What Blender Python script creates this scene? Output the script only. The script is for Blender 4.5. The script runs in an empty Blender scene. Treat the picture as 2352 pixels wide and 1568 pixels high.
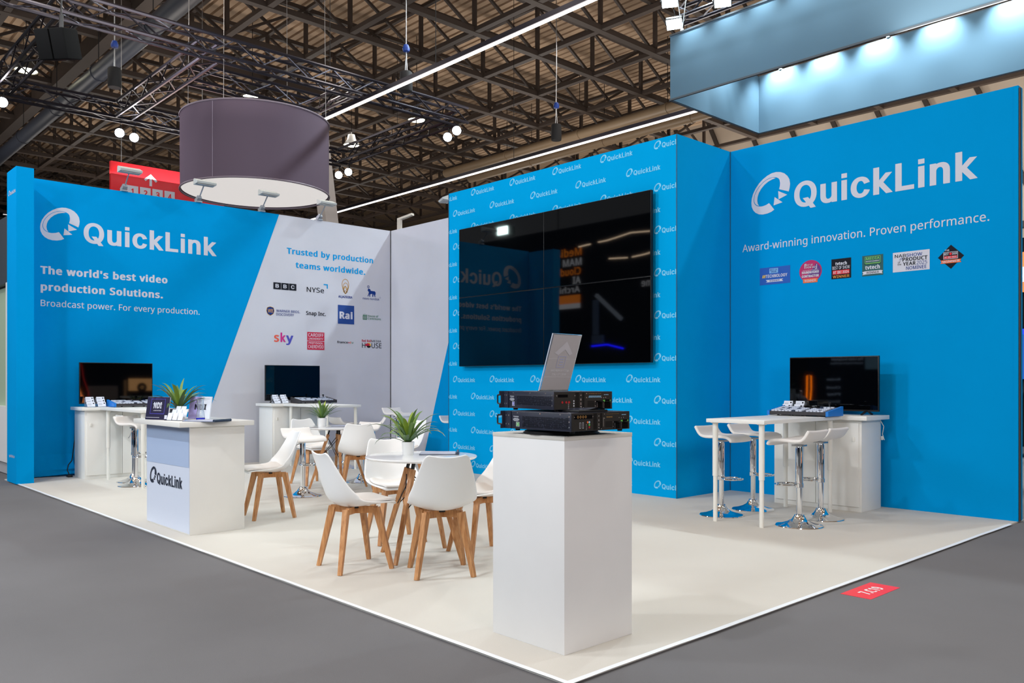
import bpy, bmesh, math, random
from math import sin, cos, pi, radians as R
from mathutils import Vector, Matrix
from mathutils.geometry import tessellate_polygon, delaunay_2d_cdt

scene = bpy.context.scene
COL = scene.collection
random.seed(7)

# ------------------------------------------------------------------ camera
cam_d = bpy.data.cameras.new('camera'); cam = bpy.data.objects.new('camera', cam_d); COL.objects.link(cam)
TH = 0.821                                   # the stand's axes are turned 47 degrees against the view
cam.location = (0, 0, 1.3); cam.rotation_euler = (pi/2, 0, TH)
cam_d.sensor_width = 36; cam_d.lens = 36*1915/2352; cam_d.shift_y = 92/2352
cam_d.clip_start = .05; cam_d.clip_end = 300
scene.camera = cam

# ------------------------------------------------------------------ world, exposure
vs = scene.view_settings
scene.display_settings.display_device = 'sRGB'
vs.view_transform = 'Standard'; vs.look = 'None'; vs.exposure = -0.38; vs.gamma = 1; vs.use_curve_mapping = False
w = bpy.data.worlds.new('hall_air'); scene.world = w; w.use_nodes = True
bg = w.node_tree.nodes['Background']; bg.inputs[0].default_value = (.93, .96, 1, 1); bg.inputs[1].default_value = .27

# ------------------------------------------------------------------ lights
def lamp(kind, name, loc, target, power, color=(1, 1, 1), size=.5, spot=60, blend=.5):
    d = bpy.data.lights.new(name, kind); d.energy = power; d.color = color
    if kind == 'AREA': d.shape = 'DISK'; d.size = size
    else: d.shadow_soft_size = size
    if kind == 'SPOT': d.spot_size = R(spot); d.spot_blend = blend
    o = bpy.data.objects.new(name, d); COL.objects.link(o); o.location = loc
    v = Vector(target)-Vector(loc); o.rotation_euler = v.to_track_quat('-Z', 'Y').to_euler()
    return o
WARM, COOL, CYAN = (1, .93, .84), (.92, .96, 1), (.84, .96, 1)
# the hall's own high bay lamps, a regular grid under the roof
for ix in range(6):
    for iy in range(5):
        x, y = -27+ix*6.5, -9+iy*6.5
        lamp('AREA', 'hall_lamp_light', (x, y, 10.6), (x, y, 0), 84, WARM, 1.0)
# flood lights on the trusses of the stand behind: they rake over the back walls into the stand
for x in (-13.5, -9.5, -5.5, -1.5):
    lamp('AREA', 'truss_flood_light', (x, 12.6, 10.0), (x*.6-2.2, 4.5, 0), 330, CYAN, .35)
# added fill from the two aisle sides for the upright faces, no fittings
for x, z in ((-10.5, 4.8), (-4.0, 4.6)):
    lamp('AREA', 'front_fill_light', (x, -4.6, z), (x, 6, 1.4), 330, (.86, .93, 1), 2.2)
for y, c, pw in ((.5, (1, .92, .90), 430), (6.5, (.92, .95, 1), 70)):
    lamp('AREA', 'side_fill_light', (6.0, y, 4.6), (-8, y+1.5, 1.5), pw, c, 2.2)
for x in (-16, -7):
    lamp('AREA', 'gable_fill_light', (x, 27, 6.5), (x+1, 32, 9.5), 420, WARM, 1.5)  # extra fill, added to lift the dark gable wall
# unseen upward fill, added to brighten the roof
for x, y in ((-40, 12), (-40, 24), (-32, 4), (-30, 16), (-30, 28), (-22, 8), (-21, 20), (-20, 30), (-12, 5), (-12, 16), (-11, 26), (-3, 12), (-3, 24), (-6, -2), (4, 4)):
    lamp('AREA', 'roof_fill_light', (x, y, 6.2), (x, y, 12), 330, (1, .93, .86), 4.0)
# flood lights across the aisle
for x in (-9.5, -5.0):
    lamp('AREA', 'aisle_flood_light', (x, -3.2, 8.8), (x-.5, 6, 1.6), 330, COOL, .45)
lamp('SPOT', 'corner_flood_light', (-11.6, .2, 8.9), (-12.6, 4.6, 2.6), 420, COOL, .12, 42, .6)

# ------------------------------------------------------------------ materials
def lin(c):
    c = c/255.0
    return c/12.92 if c <= .04045 else ((c+.055)/1.055)**2.4
def rgb(r, g, b): return (lin(r), lin(g), lin(b), 1)
MATS = {}
def mat(name, col, rough=.5, metal=0, spec=.5, emit=None, estr=0, var=0, vscale=8, bump=0, bscale=200, trans=0, coat=0, alpha=1, ior=1.45):
    if name in MATS: return MATS[name]
    m = bpy.data.materials.new(name); m.use_nodes = True; nt = m.node_tree; b = nt.nodes['Principled BSDF']
    b.inputs['Base Color'].default_value = col; b.inputs['Roughness'].default_value = rough; b.inputs['Metallic'].default_value = metal
    b.inputs['Specular IOR Level'].default_value = spec; b.inputs['IOR'].default_value = ior
    b.inputs['Transmission Weight'].default_value = trans; b.inputs['Coat Weight'].default_value = coat; b.inputs['Alpha'].default_value = alpha
    if emit: b.inputs['Emission Color'].default_value = emit; b.inputs['Emission Strength'].default_value = estr
    if var or bump: tc = nt.nodes.new('ShaderNodeTexCoord')
    if var:
        n = nt.nodes.new('ShaderNodeTexNoise'); n.inputs['Scale'].default_value = vscale; n.inputs['Detail'].default_value = 5
        nt.links.new(tc.outputs['Object'], n.inputs['Vector'])
        r = nt.nodes.new('ShaderNodeMapRange'); r.inputs['From Min'].default_value = .3; r.inputs['From Max'].default_value = .7
        r.inputs['To Min'].default_value = 1-var; r.inputs['To Max'].default_value = 1+var
        nt.links.new(n.outputs['Fac'], r.inputs['Value'])
        mx = nt.nodes.new('ShaderNodeMix'); mx.data_type = 'RGBA'; mx.blend_type = 'MULTIPLY'; mx.inputs['Factor'].default_value = 1
        mx.inputs['A'].default_value = col; nt.links.new(r.outputs['Result'], mx.inputs['B']); nt.links.new(mx.outputs['Result'], b.inputs['Base Color'])
    if bump:
        n = nt.nodes.new('ShaderNodeTexNoise'); n.inputs['Scale'].default_value = bscale; n.inputs['Detail'].default_value = 3
        nt.links.new(tc.outputs['Object'], n.inputs['Vector'])
        bp = nt.nodes.new('ShaderNodeBump'); bp.inputs['Strength'].default_value = bump; bp.inputs['Distance'].default_value = .01
        nt.links.new(n.outputs['Fac'], bp.inputs['Height']); nt.links.new(bp.outputs['Normal'], b.inputs['Normal'])
    MATS[name] = m; return m

def wood_mat():
    m = mat('beech_wood', rgb(196, 140, 92), .45); nt = m.node_tree; b = nt.nodes['Principled BSDF']
    tc = nt.nodes.new('ShaderNodeTexCoord'); mp = nt.nodes.new('ShaderNodeMapping'); mp.inputs['Scale'].default_value = (30, 30, 4)
    n = nt.nodes.new('ShaderNodeTexNoise'); n.inputs['Scale'].default_value = 2.2; n.inputs['Detail'].default_value = 6
    cr = nt.nodes.new('ShaderNodeValToRGB'); cr.color_ramp.elements[0].color = rgb(172, 114, 68); cr.color_ramp.elements[1].color = rgb(214, 160, 108)
    cr.color_ramp.elements[0].position = .3; cr.color_ramp.elements[1].position = .7
    nt.links.new(tc.outputs['Object'], mp.inputs['Vector']); nt.links.new(mp.outputs['Vector'], n.inputs['Vector'])
    nt.links.new(n.outputs['Fac'], cr.inputs['Fac']); nt.links.new(cr.outputs['Color'], b.inputs['Base Color'])
    return m
def leaf_mat():
    m = mat('plastic_leaf', rgb(90, 130, 50), .45); nt = m.node_tree; b = nt.nodes['Principled BSDF']
    at = nt.nodes.new('ShaderNodeAttribute'); at.attribute_name = 'leaf_tone'
    cr = nt.nodes.new('ShaderNodeValToRGB'); e = cr.color_ramp.elements
    e[0].color = rgb(42, 66, 44); e[1].color = rgb(186, 204, 58); x = e.new(.5); x.color = rgb(84, 122, 58)
    nt.links.new(at.outputs['Fac'], cr.inputs['Fac']); nt.links.new(cr.outputs['Color'], b.inputs['Base Color'])
    return m

BLUE = mat('blue_print_fabric', rgb(0, 146, 212), .85, spec=.03, var=.02, vscale=2, bump=.05, bscale=600)
BLUE2 = mat('sky_blue_print_fabric', rgb(0, 160, 224), .85, spec=.03, var=.02, vscale=2, bump=.05, bscale=600)
GREYF = mat('pale_grey_print_fabric', rgb(202, 204, 214), .85, spec=.05, var=.03, vscale=1.5, bump=.05, bscale=600)
LETTER = mat('white_print', rgb(206, 208, 220), .8, spec=.05)
PALEBLUE = mat('pale_blue_print', rgb(128, 208, 244), .75, spec=.2)
CYANP = mat('cyan_print', rgb(0, 150, 214), .75, spec=.2)
INK = mat('black_print', rgb(22, 26, 36), .7, spec=.2)
NAVY = mat('navy_print', rgb(18, 54, 130), .7, spec=.2)
WHITE = mat('white_laminate', rgb(232, 231, 226), .42, var=.012, vscale=5)
WHITE2 = mat('white_panel_board', rgb(228, 228, 228), .5, var=.015, vscale=4)
PLASTIC = mat('white_plastic_shell', rgb(248, 249, 249), .32, coat=.1)
PAD = mat('white_leatherette', rgb(236, 232, 228), .55, bump=.08, bscale=300)
GLOSSW = mat('white_gloss_top', rgb(240, 240, 240), .15, coat=.4)
PAINTW = mat('white_powder_coat', rgb(232, 230, 222), .4)
CHROME = mat('chrome', (.82, .83, .85, 1), .06, metal=1)
STEEL = mat('brushed_steel', (.5, .51, .53, 1), .35, metal=1)
BLACKM = mat('black_metal', rgb(22, 22, 24), .45, spec=.4)
BLACKP = mat('black_plastic', rgb(16, 16, 18), .4, spec=.4)
SCREEN = mat('dark_glass_screen', rgb(3, 4, 6), .03, spec=.5)
DARK = mat('anthracite_metal', rgb(34, 38, 54), .42, spec=.5, var=.05, vscale=40)
WOOD = wood_mat(); LEAF = leaf_mat()
ROOF = mat('corrugated_roof_sheet', rgb(176, 150, 124), .75, var=.12, vscale=.6)
BEAM = mat('brown_painted_steel', rgb(58, 48, 42), .6, var=.12, vscale=1.5)
TRUSS = mat('black_truss_tube', rgb(50, 48, 56), .3, metal=.7)
GREYL = mat('grey_lamp_body', rgb(150, 156, 164), .4, metal=.3)

# ------------------------------------------------------------------ mesh helpers
class MB:
    def __init__(s): s.bm = bmesh.new(); s.mats = []; s.mi = 0
    def m(s, mt):
        if mt not in s.mats: s.mats.append(mt)
        s.mi = s.mats.index(mt); return s
    def face(s, vs):
        try: f = s.bm.faces.new(vs); f.material_index = s.mi; return f
        except ValueError: return None
    def poly(s, pts): return s.face([s.bm.verts.new(p) for p in pts])
    def box(s, a, b, bev=0, seg=2):
        x0, y0, z0 = a; x1, y1, z1 = b
        v = [s.bm.verts.new(p) for p in ((x0,y0,z0),(x1,y0,z0),(x1,y1,z0),(x0,y1,z0),(x0,y0,z1),(x1,y0,z1),(x1,y1,z1),(x0,y1,z1))]
        fs = [s.face([v[i] for i in q]) for q in ((3,2,1,0),(4,5,6,7),(0,1,5,4),(1,2,6,5),(2,3,7,6),(3,0,4,7))]
        if bev:
            es = list({e for f in fs for e in f.edges})
            r = bmesh.ops.bevel(s.bm, geom=es, offset=bev, segments=seg, affect='EDGES', profile=.5)
            for f in r['faces']: f.material_index = s.mi
        return s
    def bar(s, p, q, w, h=None, w2=None, h2=None, up=(0, 0, 1)):
        h = h or w; w2 = w2 or w; h2 = h2 or h
        p = Vector(p); q = Vector(q); d = (q-p).normalized(); u = Vector(up)
        if abs(d.dot(u)) > .97: u = Vector((0, 1, 0))
        a = d.cross(u).normalized(); b = a.cross(d).normalized()
        def ring(c, w, h): return [s.bm.verts.new(c+a*x*w/2+b*y*h/2) for x, y in ((-1,-1),(1,-1),(1,1),(-1,1))]
        r0, r1 = ring(p, w, h), ring(q, w2, h2)
        for i in range(4): s.face([r0[i], r0[(i+1)%4], r1[(i+1)%4], r1[i]])
        s.face(r0[::-1]); s.face(r1); return s
    def tube(s, pts, r, n=8, closed=False, r2=None):
        pts = [Vector(p) for p in pts]; N = len(pts); rings = []; prev = None
        for i, p in enumerate(pts):
            if closed: d = pts[(i+1)%N]-pts[i-1]
            else: d = pts[min(i+1, N-1)]-pts[max(i-1, 0)]
            d.normalize()
            if prev is None:
                u = Vector((0, 0, 1)) if abs(d.z) < .9 else Vector((1, 0, 0)); a = d.cross(u).normalized()
            else: a = (prev-d*prev.dot(d)).normalized()
            prev = a; b = d.cross(a); rr = r if r2 is None else r+(r2-r)*i/(N-1)
            rings.append([s.bm.verts.new(p+a*cos(2*pi*k/n)*rr+b*sin(2*pi*k/n)*rr) for k in range(n)])
        M = N if closed else N-1
        for i in range(M):
            A, B = rings[i], rings[(i+1)%N]
            for k in range(n): s.face([A[k], A[(k+1)%n], B[(k+1)%n], B[k]])
        if not closed: s.face(rings[0][::-1]); s.face(rings[-1])
        return s
    def lathe(s, prof, n=32, c=(0, 0, 0)):
        c = Vector(c); rings = []
        for r, z in prof:
            if r < 1e-6: rings.append([s.bm.verts.new(c+Vector((0, 0, z)))])
            else: rings.append([s.bm.verts.new(c+Vector((r*cos(2*pi*k/n), r*sin(2*pi*k/n), z))) for k in range(n)])
        for A, B in zip(rings, rings[1:]):
            for k in range(n):
                if len(A) == 1: s.face([A[0], B[(k+1)%n], B[k]])
                elif len(B) == 1: s.face([A[k], A[(k+1)%n], B[0]])
                else: s.face([A[k], A[(k+1)%n], B[(k+1)%n], B[k]])
        return s
    def grid(s, P):
        V = [[s.bm.verts.new(p) for p in row] for row in P]
        for i in range(len(V)-1):
            for j in range(len(V[0])-1): s.face([V[i][j], V[i][j+1], V[i+1][j+1], V[i+1][j]])
        return s
    def xf(s, M): s.bm.transform(M); return s
    def mesh(s, name, mt=None, smooth=35):
        me = bpy.data.meshes.new(name)
        s.bm.normal_update(); s.bm.to_mesh(me); s.bm.free()
        for m_ in (s.mats or [mt]): me.materials.append(m_)
        if smooth:
            me.shade_smooth(); me.set_sharp_from_angle(angle=R(smooth))
        return me
    def build(s, name, mt=None, parent=None, label=None, smooth=35, loc=(0, 0, 0), rot=(0, 0, 0)):
        o = bpy.data.objects.new(name, s.mesh(name, mt, smooth)); COL.objects.link(o)
        o.location = loc; o.rotation_euler = rot
        if parent: o.parent = parent
        if label: o['label'] = label
        return o

def bake(o, mods):
    for kind, kw in mods:
        md = o.modifiers.new(kind.lower(), kind)
        for k, v in kw.items(): setattr(md, k, v)
    bpy.context.view_layer.update()
    dg = bpy.context.evaluated_depsgraph_get()
    me = bpy.data.meshes.new_from_object(o.evaluated_get(dg)); old = o.data
    o.modifiers.clear(); o.data = me; me.name = old.name; bpy.data.meshes.remove(old)
    me.shade_smooth(); return o

def thing(name, label, cat, loc=(0, 0, 0), rz=0, group=None):
    o = bpy.data.objects.new(name, None); COL.objects.link(o); o.location = loc; o.rotation_euler = (0, 0, rz)
    o.empty_display_size = .1
    return tag(o, label, cat, group)
def tag(o, label, cat, group=None, kind=None):
    if label: o['label'] = label
    if cat: o['category'] = cat
    if group: o['group'] = group
    if kind: o['kind'] = kind
    return o
def struct(o): o['kind'] = 'structure'; return o
KIDS = {}
def dup(root, loc, rz, label, group=None):
    if not KIDS:
        pass
    r = root.copy(); COL.objects.link(r); r.location = loc; r.rotation_euler = (0, 0, rz); r['label'] = label
    if group: r['group'] = group
    for ch in list(root.children):
        c = ch.copy(); COL.objects.link(c); c.parent = r
        for g in list(ch.children):
            d = g.copy(); COL.objects.link(d); d.parent = c
    return r

# ------------------------------------------------------------------ lettering: glyph outlines (1000 units per em) kept in the script
FONT = {
 'I': {
  '&': (448, [[197,-7,150,-2,110,12,78,34,54,62,39,96,34,133,37,163,47,189,63,213,85,235,111,256,140,279,216,335,237,352,255,375,260,389,262,405,258,427,245,445,226,457,201,461,184,459,168,453,155,444,145,431,139,416,137,399,139,380,145,363,155,346,169,327,204,284,438,0,364,0,171,231,121,293,102,319,87,344,78,370,75,398,79,430,91,458,109,481,134,499,165,510,200,513,235,510,266,499,290,482,308,459,320,433,324,404,322,382,315,362,305,342,291,325,275,308,256,293,154,217,128,195,110,174,100,154,97,131,100,108,109,87,124,70,143,57,166,49,193,46,223,50,251,59,278,75,301,95,321,121,336,151,346,186,349,224,408,224,405,180,397,144,385,115,371,92,345,62,333,47,305,23,271,7,234,-3]]),
  '0': (453, [[227,-7,191,-3,158,7,130,24,105,48,85,77,69,113,57,155,50,202,48,254,50,306,57,353,69,395,85,431,106,461,130,484,159,502,191,512,227,516,262,512,295,502,323,484,348,461,368,431,384,395,396,353,403,306,405,254,403,202,396,155,384,113,368,77,348,48,323,24,295,7,263,-3], [227,50,261,56,290,74,313,103,330,144,338,176,342,213,344,254,342,295,338,332,330,365,313,405,290,435,261,453,227,460,192,453,163,435,140,405,123,365,115,332,111,295,109,254,111,213,115,176,123,144,140,103,163,74,192,56]]),
  '1': (453, [[76,0,76,55,391,55,391,0], [276,509,276,0,212,0,212,448,209,448,86,358,86,427,198,509]]),
  '2': (453, [[64,0,64,47,234,229,261,257,282,282,299,305,311,327,318,348,320,371,317,397,308,419,293,436,273,449,250,457,224,460,196,457,172,447,153,433,139,413,130,390,127,362,66,362,71,405,86,442,111,473,143,496,182,511,225,516,268,511,306,497,337,474,361,445,376,411,381,372,378,345,371,318,357,290,336,259,317,235,294,209,267,180,153,60,153,57,389,57,389,0]]),
  '3': (453, [[218,-7,173,-3,133,10,98,30,70,57,52,91,44,132,109,132,115,107,126,87,144,71,165,59,191,52,219,50,248,53,275,61,297,74,315,93,325,116,329,145,326,172,316,196,299,217,275,234,242,244,201,248,157,248,157,299,288,448,288,452,70,452,70,509,372,509,372,461,211,278,211,289,247,290,279,286,308,276,344,253,371,222,387,186,393,145,387,103,370,66,344,36,309,12,281,2,251,-5]]),
  '4': (453, [[40,105,40,158,247,509,311,509,109,166,109,163,413,163,413,105], [282,0,282,121,282,146,282,318,343,318,343,0]]),
  '5': (453, [[221,-7,178,-2,140,11,108,32,83,60,66,93,60,130,122,130,127,108,138,89,154,73,173,60,196,52,221,50,250,53,276,64,298,82,314,104,324,131,328,162,324,193,314,221,297,244,275,262,248,273,218,277,192,275,167,268,145,258,128,246,67,253,96,509,366,509,366,452,151,452,134,301,136,301,155,315,178,325,203,331,229,334,263,330,294,321,321,306,345,285,364,260,379,231,388,199,391,163,388,132,381,102,369,76,343,41,309,15,282,3,253,-4]]),
  'A': (480, [[16,0,201,509,276,509,463,0,395,0,287,302,264,372,232,478,245,478,233,437,222,402,213,371,191,302,85,0], [110,142,110,199,370,199,370,142]]),
  'B': (456, [[60,0,60,509,241,509,289,504,329,491,359,469,381,442,394,410,398,374,395,344,387,320,373,301,356,286,336,275,315,267,315,262,339,257,363,245,385,227,402,203,414,173,418,136,413,100,400,67,377,39,344,18,317,8,284,2,247,0], [125,57,245,57,296,63,330,80,349,105,355,137,352,161,342,184,327,203,306,218,279,228,248,231,125,231], [125,285,238,285,265,288,288,296,308,309,323,326,333,348,336,372,330,403,313,429,283,446,240,452,125,452]]),
  'C': (510, [[267,-7,225,-3,186,7,150,25,119,49,92,79,70,115,53,157,44,203,40,254,44,305,53,352,70,393,92,429,119,459,150,484,186,501,225,512,267,516,305,513,340,504,373,490,402,471,427,447,448,418,463,385,473,348,408,348,401,373,389,395,375,413,357,428,337,440,315,449,292,454,267,456,223,450,184,432,161,414,141,391,125,364,113,332,106,295,103,254,106,213,113,177,125,145,141,117,161,94,184,76,223,59,267,53,292,55,315,60,337,69,357,81,375,96,389,114,401,136,408,160,473,160,463,124,448,91,428,62,402,38,373,19,341,5,305,-4]]),
  'D': (502, [[219,0,96,0,96,57,215,57,254,60,288,68,318,81,343,99,363,122,379,149,390,181,397,216,399,255,397,294,390,329,379,361,364,388,344,410,320,428,291,441,258,449,221,452,93,452,93,509,225,509,273,505,315,495,353,478,385,455,412,426,433,391,449,351,458,306,462,255,458,205,449,159,433,119,411,83,384,54,351,31,312,14,268,3], [125,509,125,0,60,0,60,509]]),
  'E': (419, [[60,0,60,509,372,509,372,452,125,452,125,286,355,286,355,229,125,229,125,57,375,57,375,0]]),
  'F': (410, [[60,0,60,509,369,509,369,452,125,452,125,278,346,278,346,221,125,221,125,0]]),
  'G': (520, [[269,-7,225,-3,185,7,149,25,118,49,91,79,69,116,53,157,43,203,40,254,43,305,53,352,69,393,91,429,117,459,149,484,184,501,223,512,265,516,304,513,340,504,374,489,403,469,429,445,449,416,465,384,474,349,408,349,399,372,387,393,373,411,356,427,337,439,315,448,291,454,265,456,222,450,183,432,150,404,125,364,113,332,106,295,103,254,106,213,113,177,125,145,141,117,161,95,184,76,224,59,269,53,309,57,345,71,374,93,396,123,410,160,415,202,434,199,283,199,283,256,478,256,478,200,475,160,466,124,451,91,431,62,406,38,377,19,344,5,308,-4]]),
  'H': (517, [[60,0,60,509,125,509,125,289,392,289,392,509,457,509,457,0,392,0,392,232,125,232,125,0]]),
  'I': (301, [[31,0,31,57,118,57,118,452,31,452,31,509,269,509,269,452,183,452,183,57,269,57,269,0]]),
  'L': (393, [[60,0,60,509,125,509,125,57,361,57,361,0]]),
  'M': (628, [[60,0,60,509,152,509,277,187,287,159,299,123,311,84,322,49,307,49,318,83,330,121,342,158,352,187,476,509,568,509,568,0,504,0,504,291,504,327,505,369,506,413,507,457,513,457,498,409,482,363,467,322,456,291,342,0,286,0,170,291,159,321,145,361,129,408,112,457,119,457,120,416,121,372,122,328,122,291,122,0]]),
  'N': (523, [[60,0,60,509,136,509,343,183,363,151,388,107,414,55,405,54,401,108,399,157,399,195,399,509,463,509,463,0,387,0,202,290,177,331,148,381,108,452,119,454,122,384,124,328,125,291,125,0]]),
  'O': (533, [[267,-7,225,-3,186,7,150,25,119,49,92,79,70,115,53,157,44,203,40,254,44,305,53,352,70,393,92,429,119,459,150,484,186,501,225,512,267,516,309,512,348,501,384,484,415,459,442,429,464,393,480,352,490,305,493,254,490,203,480,157,464,115,442,79,415,49,384,25,348,7,309,-3], [267,53,310,59,349,76,372,94,392,116,408,144,420,176,428,213,430,254,428,295,420,332,408,365,392,392,372,415,349,433,310,450,267,456,223,450,184,433,161,415,142,392,125,364,113,332,106,295,103,254,106,213,113,176,125,144,142,117,161,94,184,76,223,59]]),
  'Q': (533, [[245,159,313,159,369,85,384,65,468,-48,401,-48,346,27,331,46], [267,-7,225,-3,186,7,150,25,119,49,92,79,70,115,53,157,44,203,40,254,44,305,53,352,70,393,92,429,119,459,150,484,186,501,225,512,267,516,309,512,348,501,384,484,415,459,442,429,464,393,480,352,490,305,493,254,490,203,480,157,464,115,442,79,415,49,384,25,348,7,309,-3], [267,53,310,59,349,76,372,94,392,116,408,144,420,176,428,213,430,254,428,295,420,332,408,365,392,392,372,415,349,433,310,450,267,456,223,450,184,433,161,415,142,392,125,364,113,332,106,295,103,254,106,213,113,176,125,144,142,117,161,94,184,76,223,59]]),
  'R': (449, [[60,0,60,509,236,509,273,506,305,500,333,489,367,465,390,433,405,395,409,352,405,309,390,271,367,240,333,217,305,206,273,200,236,198,96,198,96,255,234,255,269,258,298,267,319,281,334,300,342,324,345,352,342,380,334,405,319,425,298,440,269,449,233,452,125,452,125,0], [353,0,230,229,303,229,428,0]]),
  'S': (447, [[224,-9,188,-7,156,-1,128,9,91,31,64,60,46,96,38,137,104,137,110,110,123,88,142,71,166,59,194,52,224,49,257,52,286,60,311,74,329,92,341,114,346,139,342,161,332,179,316,193,296,205,272,214,245,222,184,239,145,253,112,269,86,289,67,313,56,341,52,372,58,413,75,448,102,476,138,498,165,508,195,514,227,516,259,514,289,508,316,498,351,476,377,449,394,415,401,378,337,378,326,412,302,437,267,453,225,459,194,456,167,448,145,435,129,418,118,398,115,376,119,352,131,334,148,319,169,308,212,293,264,279,312,264,336,252,359,238,379,220,395,198,405,171,408,139,403,99,386,64,360,34,323,11,294,0,261,-7]]),
  'T': (449, [[32,452,32,509,417,509,417,452,257,452,257,0,193,0,193,452]]),
  'U': (517, [[259,-8,220,-6,186,2,154,15,126,33,103,55,85,80,71,108,63,140,60,173,60,509,124,509,124,178,128,144,141,113,160,87,187,68,220,56,259,52,298,56,331,68,357,87,377,113,389,144,393,178,393,509,457,509,457,173,454,140,446,108,433,80,414,55,391,33,363,15,332,2,297,-6]]),
  'V': (480, [[204,0,16,509,84,509,192,206,215,137,248,31,235,31,247,71,257,107,267,138,290,206,395,509,463,509,278,0]]),
  'W': (686, [[155,0,16,509,82,509,163,196,175,145,187,94,197,40,189,40,200,94,211,145,224,196,306,509,380,509,462,196,474,145,486,94,497,40,488,40,499,94,510,145,523,196,603,509,670,509,530,0,455,0,368,323,351,391,344,431,336,475,350,475,335,395,327,359,318,323,230,0]]),
  'Y': (472, [[203,0,203,208,16,509,91,509,192,344,222,292,236,264,250,230,224,230,237,265,251,293,280,344,381,509,455,509,268,208,268,0]]),
  'c': (396, [[207,-8,174,-5,144,3,117,16,93,35,72,58,56,85,44,116,37,150,34,187,37,225,44,260,56,291,72,318,93,341,117,360,144,374,174,382,207,384,234,383,260,377,284,368,305,356,324,341,340,322,353,301,362,277,303,262,298,276,290,289,270,311,257,319,242,325,226,329,207,330,173,325,145,310,124,287,108,258,99,224,96,187,99,151,108,117,124,89,145,66,173,51,207,46,226,48,243,52,258,58,271,66,282,76,292,89,299,102,304,117,363,102,354,78,341,56,325,37,306,21,285,9,261,-1,235,-6]]),
  'i': (167, [[53,0,53,379,112,379,112,0], [53,452,53,516,112,516,112,452]]),
  'k': (381, [[110,137,110,212,121,212,284,379,360,379,184,199,177,199], [53,0,53,509,114,509,114,0], [294,0,148,186,191,229,372,0]]),
  'n': (410, [[53,0,53,379,112,379,112,0], [104,300,124,332,152,362,187,379,227,384,264,380,295,369,321,349,341,321,353,285,357,240,357,0,296,0,296,235,290,275,273,304,246,323,210,329,184,326,161,317,141,303,124,283,112,257,104,232]]),
  'u': (410, [[357,379,357,0,298,0,298,379], [306,79,286,47,258,17,223,0,183,-5,146,-1,115,10,89,30,69,58,57,94,53,139,53,379,114,379,114,144,120,104,137,75,164,56,200,50,226,53,249,62,269,76,286,96,298,122,306,147]]),
  ' ': (188, []) },
 'N': {
  "'": (180, [[128,573,112,366,68,366,52,573]]),
  '-': (258, [[32,184,32,246,226,246,226,184]]),
  '.': (215, [[58,43,61,69,72,85,88,94,107,97,126,94,142,85,153,69,157,43,153,18,142,2,126,-8,107,-11,88,-8,72,2,61,18]]),
  '0': (458, [[419,287,418,242,415,201,409,163,401,128,390,97,376,70,349,37,316,12,290,1,261,-6,229,-8,188,-4,153,8,122,27,97,54,76,88,60,129,48,176,42,229,39,287,41,346,48,399,58,446,73,486,93,520,119,547,149,566,186,578,229,581,269,578,304,566,335,547,361,520,382,486,399,446,410,399,417,346], [110,287,111,238,115,194,121,156,137,111,159,78,190,59,229,52,268,59,298,78,320,110,336,156,343,194,347,238,348,287,347,336,343,380,336,417,320,463,298,495,268,515,229,521,190,515,159,495,137,463,121,417,115,380,111,336]]),
  '1': (458, [[285,0,216,0,216,400,216,439,217,470,219,499,196,477,169,455,108,405,71,452,226,573,285,573]]),
  '2': (458, [[417,0,38,0,38,59,188,210,216,238,240,264,261,287,287,320,306,353,318,387,322,424,315,466,294,496,261,514,221,520,181,517,147,506,115,489,83,466,45,513,68,531,94,548,122,561,153,572,186,578,221,581,255,579,285,572,313,562,347,540,372,510,388,472,394,428,389,385,375,344,361,318,344,292,324,267,301,241,275,214,247,185,128,67,128,64,417,64]]),
  '3': (458, [[395,439,392,403,381,372,363,347,340,326,310,311,277,302,277,298,319,290,353,276,379,255,398,229,409,198,413,163,410,131,403,101,390,74,371,50,348,30,318,14,283,2,241,-6,193,-8,150,-6,110,-1,72,8,36,23,36,89,74,73,114,61,155,54,194,51,241,55,278,65,305,81,331,117,339,164,335,197,320,223,297,242,265,255,226,263,179,265,123,265,123,326,180,326,223,329,259,339,286,356,307,377,319,404,323,434,316,471,295,498,262,516,219,521,190,520,164,515,140,508,117,498,75,473,39,521,73,544,115,563,147,573,181,579,218,581,273,576,317,563,352,540,376,511,390,477]]),
  '4': (458, [[443,130,359,130,359,0,291,0,291,130,17,130,17,190,286,576,359,576,359,193,443,193], [291,374,291,412,293,444,294,474,295,500,292,500,276,468,257,438,86,193,291,193]]),
  '5': (458, [[221,351,258,349,292,342,322,331,361,307,389,274,402,247,410,217,413,183,410,145,402,111,387,81,368,54,343,32,314,15,280,2,242,-5,199,-8,156,-6,116,0,80,10,51,23,51,90,82,74,121,62,161,55,200,52,239,55,274,65,302,82,323,106,336,137,341,176,337,210,325,239,306,262,279,279,243,289,197,292,173,291,146,288,99,280,64,302,86,573,373,573,373,508,146,508,132,342,169,348,194,350]]),
  '7': (458, [[109,0,344,508,35,508,35,573,419,573,419,518,187,0]]),
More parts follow.
